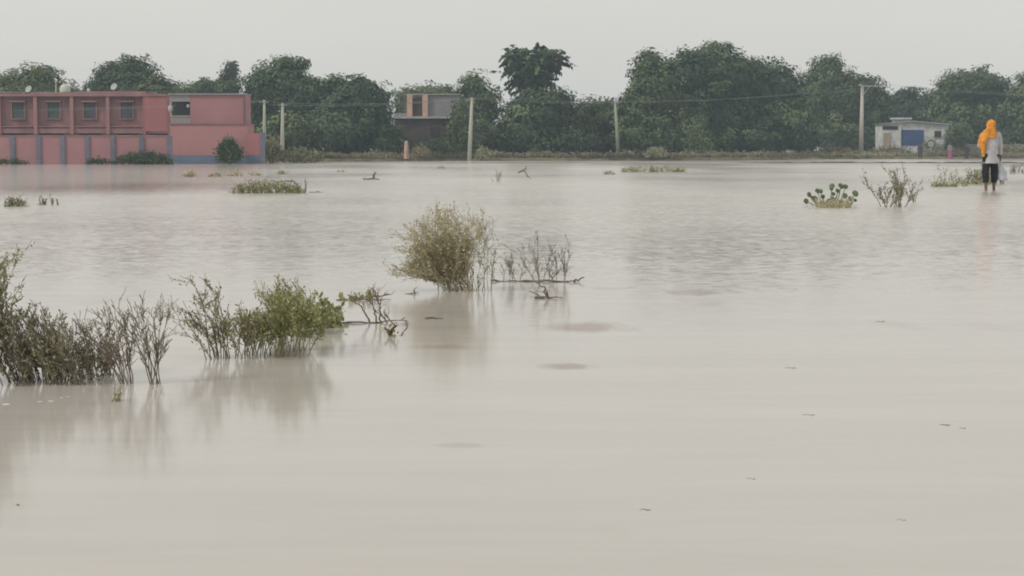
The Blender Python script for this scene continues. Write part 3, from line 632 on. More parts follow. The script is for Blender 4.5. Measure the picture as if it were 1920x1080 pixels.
# ------------------------------------------------------------------ poles and wires
def pole(label, px0, py0, px1, py1, Y, m, r=.13, arm=None, extra=None):
    b = at(px0, py0, Y); t = at(px1, py1, Y); root = empty('utility_pole', (b.x, Y, b.z), label, 'utility pole', 'utility poles on the far bank')
    mb = MB(root.location); mb.tube([(b.x, Y, b.z-.4), ((b.x+t.x)/2, Y, (b.z+t.z)/2), (t.x, Y, t.z)], [r*1.25, r, r*.72], 8); mb.build('shaft', M[m], root, True)
    tips = [(t.x-.28, Y-.1, t.z-.1), (t.x+.28, Y-.1, t.z-.1)]
    if arm:
        a0 = at(arm[0], arm[2], Y); a1 = at(arm[1], arm[2]+1.5, Y)
        mb = MB(root.location); mb.tube([(a0.x, Y-.16, a0.z), (a1.x, Y-.16, a1.z)], [.06, .06], 4)
        mb.tube([(t.x, Y-.14, t.z-1.0), (a0.x+.2, Y-.16, a0.z)], [.04, .04], 4); mb.tube([(t.x, Y-.14, t.z-1.0), (t.x+.7, Y-.16, a0.z-.05)], [.04, .04], 4)
        mb.build('crossarm', M['steel'], root)
        tips = [(a0.x+.1, Y-.16, a0.z+.08), (a1.x-.1, Y-.16, a1.z+.08)]
        ins = [(a0.x+.1, a0.z), ((t.x+a1.x)/2, (a0.z+a1.z)/2), (a1.x-.1, a1.z)]
        for (x, z) in ins:
            mb = MB(root.location); mb.loft([(x, Y-.16, z, .05, .05), (x, Y-.16, z+.1, .06, .06), (x, Y-.16, z+.17, .03, .03)], 8); mb.build('insulator', M['dish'], root)
    else:
        mb = MB(root.location); mb.tube([(t.x-.34, Y-.1, t.z-.12), (t.x+.34, Y-.1, t.z-.12)], [.035, .035], 4); mb.build('crossarm', M['steel'], root)
    if extra:
        e = at(extra[0], extra[1], Y); mb = MB(root.location); mb.box(e.x-.16, e.x+.16, Y-.34, Y-.12, e.z-.25, e.z+.25); mb.build('junction_box', M['steel'], root)
    return tips
p1 = pole('short grey pole just behind the right end of the pink building', 496, 300, 495.5, 188, 119, 'pole', .11)
p2 = pole('short grey pole standing clear to the right of the pink building', 529, 296, 530, 194, 124, 'pole', .13)
p3 = pole('tall pale pole leaning right beside the brick house', 880, 296, 885, 183, 140, 'pole', .15)
p4 = pole('mossy leaning pole before the left end of the big tree clump', 1160, 292, 1153, 190, 147, 'pole_green', .14)
p5 = pole('tallest warm grey pole carrying a crossarm, left of the white house', 1614, 297, 1617, 161, 172, 'pole_pink', .2, arm=(1611, 1664, 161))
p6 = [(p5[0][0]+36, 176, p5[0][2]-1.2), (p5[1][0]+36, 178, p5[1][2]-1.2)]
p0 = [(p1[0][0]-30, 124, 3.9), (p1[1][0]-30, 124.4, 3.9)]
for k, lb in enumerate(('lower faint overhead wire running between the poles', 'upper faint overhead wire running between the poles')):
    mb = MB(); chain = [p[k] for p in (p0, p1, p2, p3, p4, p5, p6)]; pts = []
    for a, b_ in zip(chain, chain[1:]):
        a = Vector(a); b_ = Vector(b_); L_ = (b_-a).length
        for i in range(12):
            u = i/12; p = a.lerp(b_, u); p.z -= L_*.012*4*u*(1-u) - .12*k; pts.append(p)
    mb.tube(pts, [.013]*len(pts), 4, False); props(mb.build('overhead_wire', M['wire']), lb, 'wire', 'overhead wires along the poles')

# ------------------------------------------------------------------ water plants
class Plant:
    def __init__(s, name, label, cat, px, py, group=None, seed=1):
        p = on(px, py); s.root = empty(name, (p.x, p.y, 0), label, cat, group); s.p = p; s.s = ppm(p.y)
        s.g = random.Random(seed); s.mb = MB(); s.L = []; s.T = []; s.Dr = []
    def stem(s, x, y, hgt,  lean=(0, 0), r=.006, n=7, wob=.03, twigs=0, tl=.12, leafd=0, depth=1, lsp=.02, z0=-.05, curl=0, tint=0, t0=.25):
        """one stem from (x,y) rising hgt, ending displaced by lean, with side twigs and leaves"""
        g = s.g; pts = []; dx, dy = lean; wx = wy = 0
        for i in range(n+1):
            u = i/n; wx += g.uniform(-1, 1)*wob*hgt/3; wy += g.uniform(-1, 1)*wob*hgt/3
            v = u**(1.35+curl)
            pts.append(Vector((x+dx*v+wx, y+dy*v+wy, z0+(hgt-z0)*(u if curl == 0 else math.sin(u*math.pi/2)))))
        r *= .82; s.mb.tube(pts, [r*(1-.75*i/n) for i in range(n+1)], 4)
        s._deco(pts, r, twigs, tl, leafd, depth, lsp, tint, t0)
    def _deco(s, pts, r, twigs, tl, leafd, depth, lsp, tint, t0=.25):
        g = s.g; n = len(pts)-1
        for k in range(twigs):
            u = g.uniform(t0, 1)*n; i = min(int(u), n-1); p = pts[i].lerp(pts[i+1], u-i)
            if p.z < .01: continue
            d = (pts[i+1]-pts[i]).normalized() + Vector((g.uniform(-1, 1), g.uniform(-1, 1), g.uniform(-.1, .6)))*.75
            d.normalize(); L_ = tl*g.uniform(.45, 1.2); q = [p]; m_ = 4
            for j in range(m_):
                d = (d + Vector((g.uniform(-1, 1), g.uniform(-1, 1), g.uniform(-.3, .55)))*.3).normalized(); q.append(q[-1]+d*L_/m_)
            q = [Vector((a.x, a.y, max(a.z, .004))) for a in q]
            s.mb.tube(q, [max(.0012, r*.5*(1-.7*j/m_)) for j in range(m_+1)], 3)
            if depth > 0: s._deco(q, r*.55, max(0, twigs//3), tl*.5, leafd, depth-1, lsp, tint, .1)
            if leafd: s._leaf(q, leafd, lsp, tint)
        if leafd: s._leaf(pts[max(n//3, int(t0*n)):], leafd, lsp, tint)
    def _leaf(s, q, dens, sp_, tint):
        g = s.g; L_ = sum((b-a).length for a, b in zip(q, q[1:])); k = int(L_*dens)
        if g.random() < L_*dens-k: k += 1
        ct = g.gauss(.45+tint, .15)
        for _ in range(k):
            u = g.uniform(.1, 1)*(len(q)-1); i = min(int(u), len(q)-2); p = q[i].lerp(q[i+1], u-i)
            s.L.append((p.x+g.gauss(0, sp_), p.y+g.gauss(0, sp_), max(.003, p.z+g.gauss(0, sp_)))); s.T.append(ct+g.gauss(0, .12))
            d = q[i+1]-q[i]; d = d.normalized() if d.length > 0 else Vector((0, 0, 1)); s.Dr.append(tuple(d))
    def done(s, tm='twig', lm='lf_olive', size=.012, asp=.38, part='stems'):
        s.mb.build(part, M[tm], s.root)
        if s.L:
            C = np.array(s.L); n = len(C); D = np.array(s.Dr); t = D*.8 + rand_dirs(n)*.8; t /= np.linalg.norm(t, axis=1, keepdims=True)
            b = np.cross(t, rand_dirs(n)); b /= np.linalg.norm(b, axis=1, keepdims=True)+1e-9; sz = size*npr.uniform(.6, 1.3, (n, 1))
            quads('foliage', C, t*sz, b*sz*asp, np.array(s.T), M[lm], s.root)
        return s.root

# 1 leftmost big bush, base row ~712, cut by the frame  (scale ~ 1px = 1/s m)
P = Plant('flooded_bush', 'tallest olive bush cut by the left frame edge', 'bush', -35, 716, 'bushes standing in the flood water', 11)
q = 1/P.s
for k in range(56):
    x = P.g.uniform(-70, 40)*q; tx = P.g.uniform(-80, 62)*q; h = (258 - abs(tx/q-12)*1.2)*q*P.g.uniform(.62, 1.03)
    P.stem(x*.7, P.g.uniform(-.12, .12), h, (tx-x*.5, P.g.uniform(-.15, .15)), .0042, twigs=8, tl=.11, leafd=50, wob=.05, lsp=.008)
P.done('twig_olive', 'lf_olive', .0098)
# 2 dense bush leaning left
P = Plant('flooded_bush', 'dense grey green bush with stems leaning left, beside the tallest one', 'bush', 95, 714, 'bushes standing in the flood water', 12)
q = 1/P.s
for k in range(88):
    x = P.g.uniform(-66, 86)*q; u = (x/q+66)/152
    h = P.g.uniform(.5, 1.0)*(168 - 62*u)*q; P.stem(x, P.g.uniform(-.16, .16), h, ((-36 - 44*P.g.random() - 8*u)*q*h/(.26), P.g.uniform(-.1, .1)), .0036, twigs=6, tl=.075, leafd=42, wob=.05, lsp=.007, t0=.15, tint=.12)
for k in range(42):
    x = P.g.uniform(-72, 92)*q; P.stem(x, P.g.uniform(-.17, .1), P.g.uniform(25, 75)*q, (P.g.uniform(-40, 35)*q, P.g.uniform(-.1, .1)), .0032, n=5, twigs=5, tl=.06, leafd=60, wob=.07, lsp=.006, t0=.1, tint=-.12)
P.done('twig', 'lf_grey', .0088)
# 3 bare clumps
for (px, n_, wdt, lean_, hh, lb, sd_) in ((240, 9, 16, -85, 150, 'bare brown twigs fanning left, next to the dense grey green bush', 21), (291, 11, 14, -45, 165, 'bare dark upright twigs standing alone in open water', 22)):
    P = Plant('bare_bush', lb, 'bare bush', px, 719, 'leafless twig bushes in the water', sd_); q = 1/P.s
    for k in range(n_):
        x = P.g.uniform(-wdt, wdt)*q*.5; u = (k+.5)/n_
        l = lean_*(1.15-u*1.35) if px == 240 else (-78 + 108*u)
        h = hh*P.g.uniform(.72, 1.0)*(1-.25*abs(u-.5))
        P.stem(x, P.g.uniform(-.04, .04), h*q, (l*q, P.g.uniform(-.08, .08)), .0038, n=9, twigs=8, tl=.085, wob=.07, leafd=20, lsp=.004, t0=.3, depth=1, z0=-.04)
    P.done('twig', 'lf_grey', .0055)
# low tangle between
P = Plant('bare_bush', 'low tangled twigs on the waterline between the two leaning bushes', 'bare bush', 190, 703, 'leafless twig bushes in the water', 23); q = 1/P.s
for k in range(26):
    P.stem(P.g.uniform(-30, 40)*q, P.g.uniform(-.05, .1), P.g.uniform(20, 105)*q, (P.g.uniform(-55, 25)*q, P.g.uniform(-.06, .06)), .003, n=6, twigs=5, tl=.06, wob=.09, leafd=35, lsp=.005)
P.done('twig', 'lf_grey', .008)
# grass sprig in front
P = Plant('grass_sprig', 'small green sprig poking up before the bare twigs', 'plant', 216, 752, None, 24); q = 1/P.s
for k in range(9): P.stem(P.g.uniform(-8, 8)*q, P.g.uniform(-.02, .02), P.g.uniform(12, 32)*q, (P.g.uniform(-8, 8)*q, 0), .0024, n=4, leafd=70, lsp=.003)
P.done('twig_olive', 'lf_olive', .008)
P = Plant('grass_sprig', 'pair of thin dark stalks right of the green sprig', 'plant', 303, 742, None, 25); q = 1/P.s
for k in range(4): P.stem((k*4-6)*q, 0, P.g.uniform(16, 38)*q, (P.g.uniform(-5, 8)*q, 0), .002, n=4)
P.done('twig')

# 4 leafy line 340-640
P = Plant('flooded_bush', 'sparse leaning bush with a pale tip, left end of the leafy row', 'bush', 412, 672, 'bushes standing in the flood water', 31); q = 1/P.s
for (l, h) in ((-70, 78), (-62, 52), (-52, 140), (-36, 130), (-44, 92), (-24, 84), (-8, 62), (10, 50), (20, 70), (-72, 60), (-30, 60), (-48, 100), (-45, 138), (-62, 44), (-10, 75), (25, 80), (38, 60), (45, 85), (-20, 40), (50, 45), (-66, 85)):
    P.stem((P.g.uniform(-18, 22)+max(0,l)*.7)*q, P.g.uniform(-.06, .06), h*q, (l*.9*q, P.g.uniform(-.08, .08)), .0038, n=8, twigs=6, tl=.085, leafd=44, wob=.06, lsp=.008, curl=.1)
P.done('twig', 'lf_olive', .0088)
P = Plant('flooded_bush', 'leafy green bush in the middle of the leafy row', 'bush', 512, 668, 'bushes standing in the flood water', 32); q = 1/P.s
for k in range(64):
    u = P.g.random(); x = (-78+150*u); h = (72 + 50*math.exp(-((x-26)/30)**2)) * P.g.uniform(.55, 1.0); b = 1 if x > -15 else .35
    P.stem(x*.85*q, P.g.uniform(-.06, .25), h*q, ((x*.15 + P.g.uniform(-22, 34))*q, P.g.uniform(-.12, .12)), .0036, n=7, twigs=7, tl=.08, leafd=66*b, wob=.06, lsp=.009, t0=.48, tint=.0)
P.done('twig_olive', 'lf_green', .0105)
P = Plant('broadleaf_plant', 'bright broad leaved plant at the right end of the leafy row', 'plant', 606, 612, None, 33); q = 1/P.s
for k in range(60):
    x = P.g.uniform(-46, 30); P.stem(x*q, P.g.uniform(-.1, .2), P.g.uniform(8, 62)*q*(1-abs(x)/90), (P.g.uniform(-12, 14)*q, 0), .003, n=5, leafd=46, twigs=3, tl=.035, lsp=.014, depth=0)
P.done('twig_olive', 'lf_green', .021, .55)
P = Plant('flooded_bush', 'thin feathery sprays rising behind the leafy green bush', 'bush', 560, 628, 'bushes standing in the flood water', 34); q = 1/P.s
for k in range(34): P.stem(P.g.uniform(-50, 20)*q, P.g.uniform(-.05, .1), P.g.uniform(45, 95)*q, (P.g.uniform(-30, 20)*q, 0), .0024, n=6, leafd=60, twigs=6, tl=.075, lsp=.009)
P.done('twig_pale', 'lf_olive', .0095)

# 5 debris twigs 640-770
def sticks(label, px, py, segs, tm='twig', r=.006, name='floating_branch', cat='branch', tw=6, tl=.06, sd_=1, leafd=0, lm='lf_olive', size=.01):
    P = Plant(name, label, cat, px, py, 'branches afloat on the flood', sd_); q = 1/P.s; kf = FPX*HCAM
    for sg in segs:
        pts = []
        for (dx, dz, dpy) in sg:      # px offset, height in px, row offset (moves along the water)
            w_ = on(px+dx, py+dpy); pts.append(Vector((w_.x-P.p.x, w_.y-P.p.y, dz*q+.002)))
        fine = []
        for a, b_ in zip(pts, pts[1:]):
            for i in range(5): v = a.lerp(b_, i/5); fine.append(v + Vector((P.g.uniform(-1, 1), P.g.uniform(-1, 1), P.g.uniform(-.6, 1)))*r*1.1)
        fine.append(pts[-1]); n = len(fine)
        P.mb.tube(fine, [r*(1-.6*i/(n-1)) for i in range(n)], 5)
        P._deco(fine, r*.7, tw, tl, leafd, 1, .01, 0, .05)
    return P.done(tm, lm, size)
sticks('long dark floating stick with upright twigs, right of the bright plant', 700, 606, [[(-60, 0, 0), (0, 1, 0), (60, 3, -2)], [(60, 3, -2), (64, 0, 6), (52, 0, 24)], [(-5, 0, 0), (-20, 30, 0), (-40, 42, 0)], [(5, 0, 0), (2, 28, 0), (-10, 44, 0)], [(14, 0, 0), (10, 40, 0), (0, 60, 0)], [(25, 0, 0), (12, 20, 0), (14, 40, 0)], [(38, 0, 1), (20, 16, 0)]], r=.0058, tw=6, sd_=41)
sticks('thin stick bearing a green tuft, behind the long floating stick', 685, 563, [[(-55, 0, 0), (0, 1, 0), (48, 1, 0)], [(15, 6, 0), (50, 9, -2)], [(24, 0, 0), (22, 12, 0), (12, 24, 0)]], r=.0055, tw=6, sd_=42, tl=.04)
P = Plant('floating_weed', 'green weed tuft caught on the thin floating stick', 'weed', 678, 562, None, 43); q = 1/P.s
for k in range(22): P.stem(P.g.uniform(-20, 18)*q, P.g.uniform(-.15, .15), P.g.uniform(4, 15)*q, (P.g.uniform(-8, 8)*q, 0), .003, n=4, leafd=130, twigs=2, tl=.03, lsp=.008, depth=0)
P.done('twig_olive', 'lf_olive', .013, .5)
sticks('forked leafy snag jutting from the water below the long stick', 733, 630, [[(0, 0, 0), (3, 10, 0), (8, 22, 0)], [(0, 3, 0), (-12, 14, 0)], [(0, 0, 0), (6, 0, 2)]], r=.009, tw=2, tl=.02, sd_=44, leafd=60, size=.02)
sticks('short stick end floating left of the large khaki bush', 775, 551, [[(-14, 0, 0), (10, 1, 0)], [(2, 0, 0), (3, 9, 0)]], r=.006, tw=2, sd_=45, tl=.03)

# 6 large khaki bush
KB = P = Plant('flooded_bush', 'large round khaki bush with a fine twiggy head, in the middle of the water', 'bush', 862, 545, 'bushes standing in the flood water', 51); q = 1/P.s
for k in range(125):
    th = P.g.uniform(-1.32, .34); Rr = (152 if th < .1 else 142)*P.g.uniform(.45, 1.0)
    if th < -.9: Rr *= .86
    lx = math.sin(th)*Rr; h = max(14, math.cos(th)*Rr); bx = P.g.uniform(-26, 34)
    P.stem(bx*q, P.g.uniform(-.08, .08), h*q, ((lx-.5*bx)*q*.92, P.g.uniform(-.2, .2)*h/120), .0030, n=8, twigs=8, tl=.12, leafd=38, wob=.05, lsp=.010, t0=.4, curl=.0 if th > -.8 else .3)
P.done('twig_pale', 'lf_khaki', .0100)
P = Plant('flooded_bush', 'dark thick stump stems at the foot of the large khaki bush', 'bush', 892, 545, 'bushes standing in the flood water', 52); q = 1/P.s
for (x, h, l) in ((-14, 34, -6), (-8, 40, 4), (6, 30, -3), (12, 44, 6), (-24, 30, -10), (-70, 20, 0)):
    P.stem(x*q, 0, h*q, (l*q, 0), .0058, n=7, twigs=5, tl=.09, wob=.05, leafd=8)
for (x, h, l) in ((28, 95, 8), (26, 135, 4), (30, 110, -2), (18, 125, 14)): P.stem(x*q, 0, h*q, (l*q, 0), .0032, n=8, twigs=6, tl=.1, wob=.08, leafd=22)
P.done('twig_olive', 'lf_khaki', .010)
# 7 bare twigs right
P = Plant('bare_bush', 'airy leafless twigs right of the large khaki bush', 'bare bush', 1000, 528, 'leafless twig bushes in the water', 61); q = 1/P.s
for (x, h, l) in ((-58, 30, 8), (-45, 42, 8), (-28, 58, -18), (-24, 50, 10), (10, 50, -8), (14, 78, -24), (16, 62, 20), (4, 66, -40), (30, 40, 12), (42, 44, -4), (56, 74, 4), (58, 60, -6), (60, 82, 4), (12, 84, 0), (-38, 35, -10), (24, 30, 30), (44, 28, -20)):
    P.stem(x*q, P.g.uniform(-.1, .1), h*q, (l*q, 0), .0042, n=7, twigs=7, tl=.09, wob=.11, leafd=9, lsp=.006)
P.done('twig', 'lf_grey', .008)
sticks('dark floating stick under the airy leafless twigs', 1000, 528, [[(-82, 0, 0), (-30, 1, 0)], [(-30, 0, 0), (60, 1, 1), (80, 0, 2)], [(76, 0, 0), (96, 8, 0)]], r=.009, tw=2, tl=.03, sd_=62)
sticks('twiggy stick afloat below the airy leafless twigs', 1025, 560, [[(-22, 0, 0), (30, 1, 0)], [(0, 0, 0), (-6, 20, 0), (-22, 32, 0)], [(4, 0, 0), (2, 14, 0)], [(-6, 0, 0), (-30, 6, -8)]], r=.0075, tw=5, tl=.05, sd_=63)
sticks('short dark stick afloat beneath the khaki bush reflection', 815, 598, [[(-18, 0, 0), (16, 0, 0)]], r=.006, tw=1, tl=.02, sd_=64)

# 8 mid-distance patches
def patch(label, px, py, wpx, hpx, m='lf_olive', n=40, sd_=1, size=.03, name='grass_clump', tm='twig_olive', cat='grass clump', leafd=45, bare=False, lean=0):
    P = Plant(name, label, cat, px, py, 'weed clumps out in the flood water', sd_); q = 1/P.s
    for k in range(n):
        x = P.g.uniform(-.5, .5); h = hpx*P.g.uniform(.4, 1)*(1-1.6*x*x)
        P.stem(x*wpx*q, P.g.uniform(-.35, .35)*min(2, wpx*q*.4), h*q, ((P.g.uniform(-.5, .5)+lean)*hpx*q, 0), .010 if not bare else .012, n=5, leafd=leafd/ (size/.012), twigs=4 if bare else 2, tl=h*q*.45, lsp=size*.8, depth=1 if bare else 0, wob=.08)
    return P.done(tm, m, size)
patch('small pale green tuft, first of the four in a row below the blue plinth', 356, 331, 24, 9, 'lf_khaki', 26, 71, .05, leafd=90)
patch('second small tuft in the row of four below the blue plinth', 404, 331, 26, 7, 'lf_olive', 22, 72, .05, leafd=80)
patch('third and widest tuft in the row of four below the blue plinth', 441, 330, 32, 8, 'lf_khaki', 26, 73, .05, leafd=80)
patch('last tuft in the row of four below the blue plinth', 478, 329, 20, 7, 'lf_khaki', 18, 74, .05, leafd=80)
patch('dark small tuft right of the row of four', 530, 327, 18, 8, 'lf_olive', 18, 75, .05, leafd=80)
patch('wide grey green weed bed with a bushy top in the left middle distance', 505, 362, 135, 24, 'lf_olive', 170, 76, .030, leafd=58, lean=-.2, cat='weed bed', name='weed_bed')
sticks('arched bare branch over the right side of the weed bed', 548, 361, [[(0, 22, 0), (14, 8, 0), (16, 0, 0)], [(0, 22, 0), (-30, 20, 0)], [(26, 0, 0), (25, 26, 0)], [(30, 0, 0), (52, 0, 0)]], r=.02, tw=4, tl=.14, sd_=77)
patch('dark leafy clump near the left frame edge above the open water', 26, 387, 34, 20, 'lf_grey', 40, 78, .03, leafd=65)
patch('thin brownish weed right of the dark leafy clump at left', 92, 384, 40, 16, 'lf_dry', 16, 79, .022, bare=True, tm='twig', leafd=18)
sticks('lone forked snag on a small drift line left of centre', 698, 337, [[(-16, 0, 0), (14, 0, 0)], [(3, 0, 0), (4, 15, 0)], [(3, 6, 0), (8, 13, 0)]], r=.035, tw=3, tl=.12, sd_=80)
patch('tiny pale upright twigs straight below the ragged crowned tree, left one', 932, 341, 12, 24, 'lf_dry', 8, 81, .02, bare=True, tm='twig_pale', leafd=8, name='bare_bush', cat='bare bush')
sticks('bent dark snag near the tiny pale upright twigs', 985, 334, [[(-12, 10, 0), (-2, 16, 0), (2, 6, 0), (8, 0, 0)], [(-2, 16, 0), (1, 20, 0)]], r=.03, tw=3, tl=.12, sd_=82)
patch('long low yellowish weed mat in the distance right of centre', 1225, 323, 116, 11, 'lf_olive', 130, 83, .05, leafd=75, name='weed_bed', cat='weed bed')
patch('small brown drift lump left of the yellowish weed mat', 1142, 327, 22, 6, 'lf_dry', 22, 84, .05, leafd=60, name='drift_heap', cat='drift')
patch('tiny weed speck at the foot of the far bank left of centre', 640, 323, 16, 5, 'lf_olive', 10, 85, .05, leafd=60)
patch('tiny weed speck straight above the large khaki bush', 826, 316, 10, 5, 'lf_dry', 8, 86, .05, leafd=60)

# 9 water hyacinth with round leaves
P = Plant('water_hyacinth', 'floating plant with round leaves on stalks, left of the bare bush near the walker', 'water hyacinth', 1555, 385, None, 91); q = 1/P.s
lv = MB()
spots = [(0, 40, 1), (18, 40, 1.15), (32, 38, 1.0), (-25, 30, .9), (-38, 22, .95), (-41, 8, 1.0), (-12, 28, .9), (5, 24, .8), (14, 30, .9), (-24, 12, 1.3), (-14, 18, .8), (10, 12, 1.0), (-4, 10, .9), (24, 20, 1.0), (36, 14, 1.0), (50, 24, 1.25), (52, 10, .7), (-32, 16, .7), (20, 8, .8), (-10, 4, .8), (2, 34, .7)]
rs = []
for (x, z, r_) in spots:
    x *= 1; z *= .92; y = P.g.uniform(-.25, .25); c_ = Vector((x*q, y, z*q)); rad = 5.4*q*r_
    P.mb.tube([Vector((x*q*.55 + (12*q if x > 45 else 0), y*.5, -.02)), Vector((x*q*.85, y*.8, z*q*.55)), c_], [.012, .009, .006], 5)
    nrm = Vector((P.g.uniform(-.5, .5), -.8, P.g.uniform(.1, .7))).normalized(); u_ = nrm.orthogonal().normalized(); v_ = nrm.cross(u_)
    pts = [c_ + nrm*.012] + [c_ + (u_*math.cos(2*math.pi*k/10)+v_*math.sin(2*math.pi*k/10))*rad*(1 if k else .82) for k in range(10)]
    pts2 = [p - nrm*.008 for p in pts]
    lv = MB(); nn_ = 11; lv.add(pts + pts2, [(0, 1+k, 1+(k+1) % 10) for k in range(10)] + [(nn_, nn_+1+(k+1) % 10, nn_+1+k) for k in range(10)] + [(1+k, nn_+1+k, nn_+1+(k+1) % 10, 1+(k+1) % 10) for k in range(10)]); lv.build('leaf', M['hya'], P.root)
P.done('twig_olive', part='stalks')
P = Plant('floating_weed', 'brown dead mat under the round leaved floating plant', 'weed', 1565, 389, None, 92); q = 1/P.s
for k in range(46): P.stem(P.g.uniform(-34, 28)*q, P.g.uniform(-.3, .3), P.g.uniform(4, 16)*q, (P.g.uniform(-8, 8)*q, 0), .007, n=4, leafd=60, twigs=3, tl=.08, lsp=.016, depth=0)
P.done('twig_pale', 'lf_khaki', .022, .4)
# bare bush 1635-1722
P = Plant('bare_bush', 'leafless bush between the round leaved plant and the walking person', 'bare bush', 1665, 388, 'leafless twig bushes in the water', 93); q = 1/P.s
for (x, h, l) in ((-8, 38, -22), (-6, 26, -16), (2, 44, 12), (0, 34, -10), (-4, 30, 4), (8, 30, 10), (20, 60, -4), (20, 68, 8), (22, 52, -14), (20, 40, 6), (28, 20, 14), (-2, 20, 24), (22, 64, -22)):
    P.stem(x*q, P.g.uniform(-.2, .2), h*q, (l*q, 0), .0125, n=7, twigs=6, tl=.22, wob=.08, leafd=14, lsp=.015)
P.done('twig', 'lf_grey', .026)
P = Plant('bare_bush', 'smallest forked leafless shoot just left of the walking person', 'bare bush', 1713, 379, 'leafless twig bushes in the water', 94); q = 1/P.s
for (x, h, l) in ((0, 34, -10), (1, 36, 9), (0, 26, -3), (0, 22, 6)): P.stem(x*q, 0, h*q, (l*q, 0), .011, n=6, twigs=4, tl=.16, wob=.07, leafd=10, lsp=.012)
P.done('twig', 'lf_grey', .022)
patch('olive weed bed with pale sprays left of the walking person', 1770, 350, 48, 8, 'lf_green', 60, 95, .035, leafd=95, name='weed_bed', cat='weed bed')
patch('pale leafless sprays rising from the olive weed bed', 1773, 347, 44, 32, 'lf_dry', 16, 96, .026, bare=True, tm='twig_pale', leafd=14, name='bare_bush', cat='bare bush')
patch('darker leafy clump directly behind the walking person', 1838, 344, 90, 32, 'lf_grey', 75, 97, .038, leafd=50, lean=.1)
patch('green mat around the foot of the darker leafy clump', 1825, 345, 66, 8, 'lf_green', 50, 98, .038, leafd=80, name='weed_bed', cat='weed bed')
patch('small brownish sprig at the right frame edge', 1908, 326, 28, 18, 'lf_dry', 16, 99, .035, leafd=30, bare=True, tm='twig')
patch('tiny green tuft left of the walking person feet', 1808, 349, 10, 9, 'lf_olive', 10, 100, .03, leafd=60)

# tiny floating bits
def bit(label, px, py, wpx, tm='twig', sd_=1):
    p = on(px, py); q = 1/ppm(p.y); g = random.Random(sd_); mb = MB((p.x, p.y, 0)); L_ = wpx*q/2
    mb.tube([(p.x-L_, p.y, 0), (p.x-L_*.3, p.y+.01, 0), (p.x+L_*.4, p.y-.006, .0), (p.x+L_, p.y, 0)], [q*.5, q*1.0, q*1.9, q*.6], 5)
    o = mb.build('floating_debris', M[tm]); o.location = (p.x, p.y, 0); props(o, label, 'debris', 'scraps floating on the open water')
bit('dark speck with a long faint tail, lowest near the middle of the water', 1210, 956, 22, sd_=1)
bit('pale speck in the open water at the lower right', 1690, 975, 18, 'twig_pale', 2)
bit('speck left of the lower right pale speck, on the calm water', 1408, 898, 18, 'twig_pale', 3)
bit('small floating leaf pair at the right of the open water', 1772, 797, 20, sd_=4)
bit('flat scrap just right of the small floating leaf pair', 1805, 803, 12, 'twig_pale', 5)
bit('faint scrap below the round leaved plant in mid water', 1482, 690, 24, 'twig_pale', 6)
bit('faint scrap lower than the mid water one, right of centre', 1516, 778, 26, 'twig_pale', 7)
bit('dark crumb near the lower left frame edge', 33, 947, 8, sd_=8)
bit('dark berry like crumb under the bright broad leaved plant', 648, 627, 7, sd_=9)
bit('thin scrap below the walking person reflection', 1650, 603, 20, 'twig_pale', 10)
for (px, py, wpx) in ((12, 758, 22), (75, 753, 12), (96, 752, 14), (115, 746, 10), (128, 744, 10)):
    p = on(px, py); q = 1/ppm(p.y); mb = MB((p.x, p.y, 0)); mb.ball((p.x, p.y, 0), wpx*q*.4, 1, .8, .1, 10, 6)
    o = mb.build('foam_fleck', M['foam'], None, True); o.location = (p.x, p.y, 0)
    props(o, {12: 'widest foam fleck by the left frame edge', 75: 'left of four small foam flecks below the dense bush', 96: 'second of four small foam flecks below the dense bush', 115: 'third of four small foam flecks below the dense bush', 128: 'rightmost of four small foam flecks below the dense bush'}[px], 'foam', 'foam flecks by the left bushes')

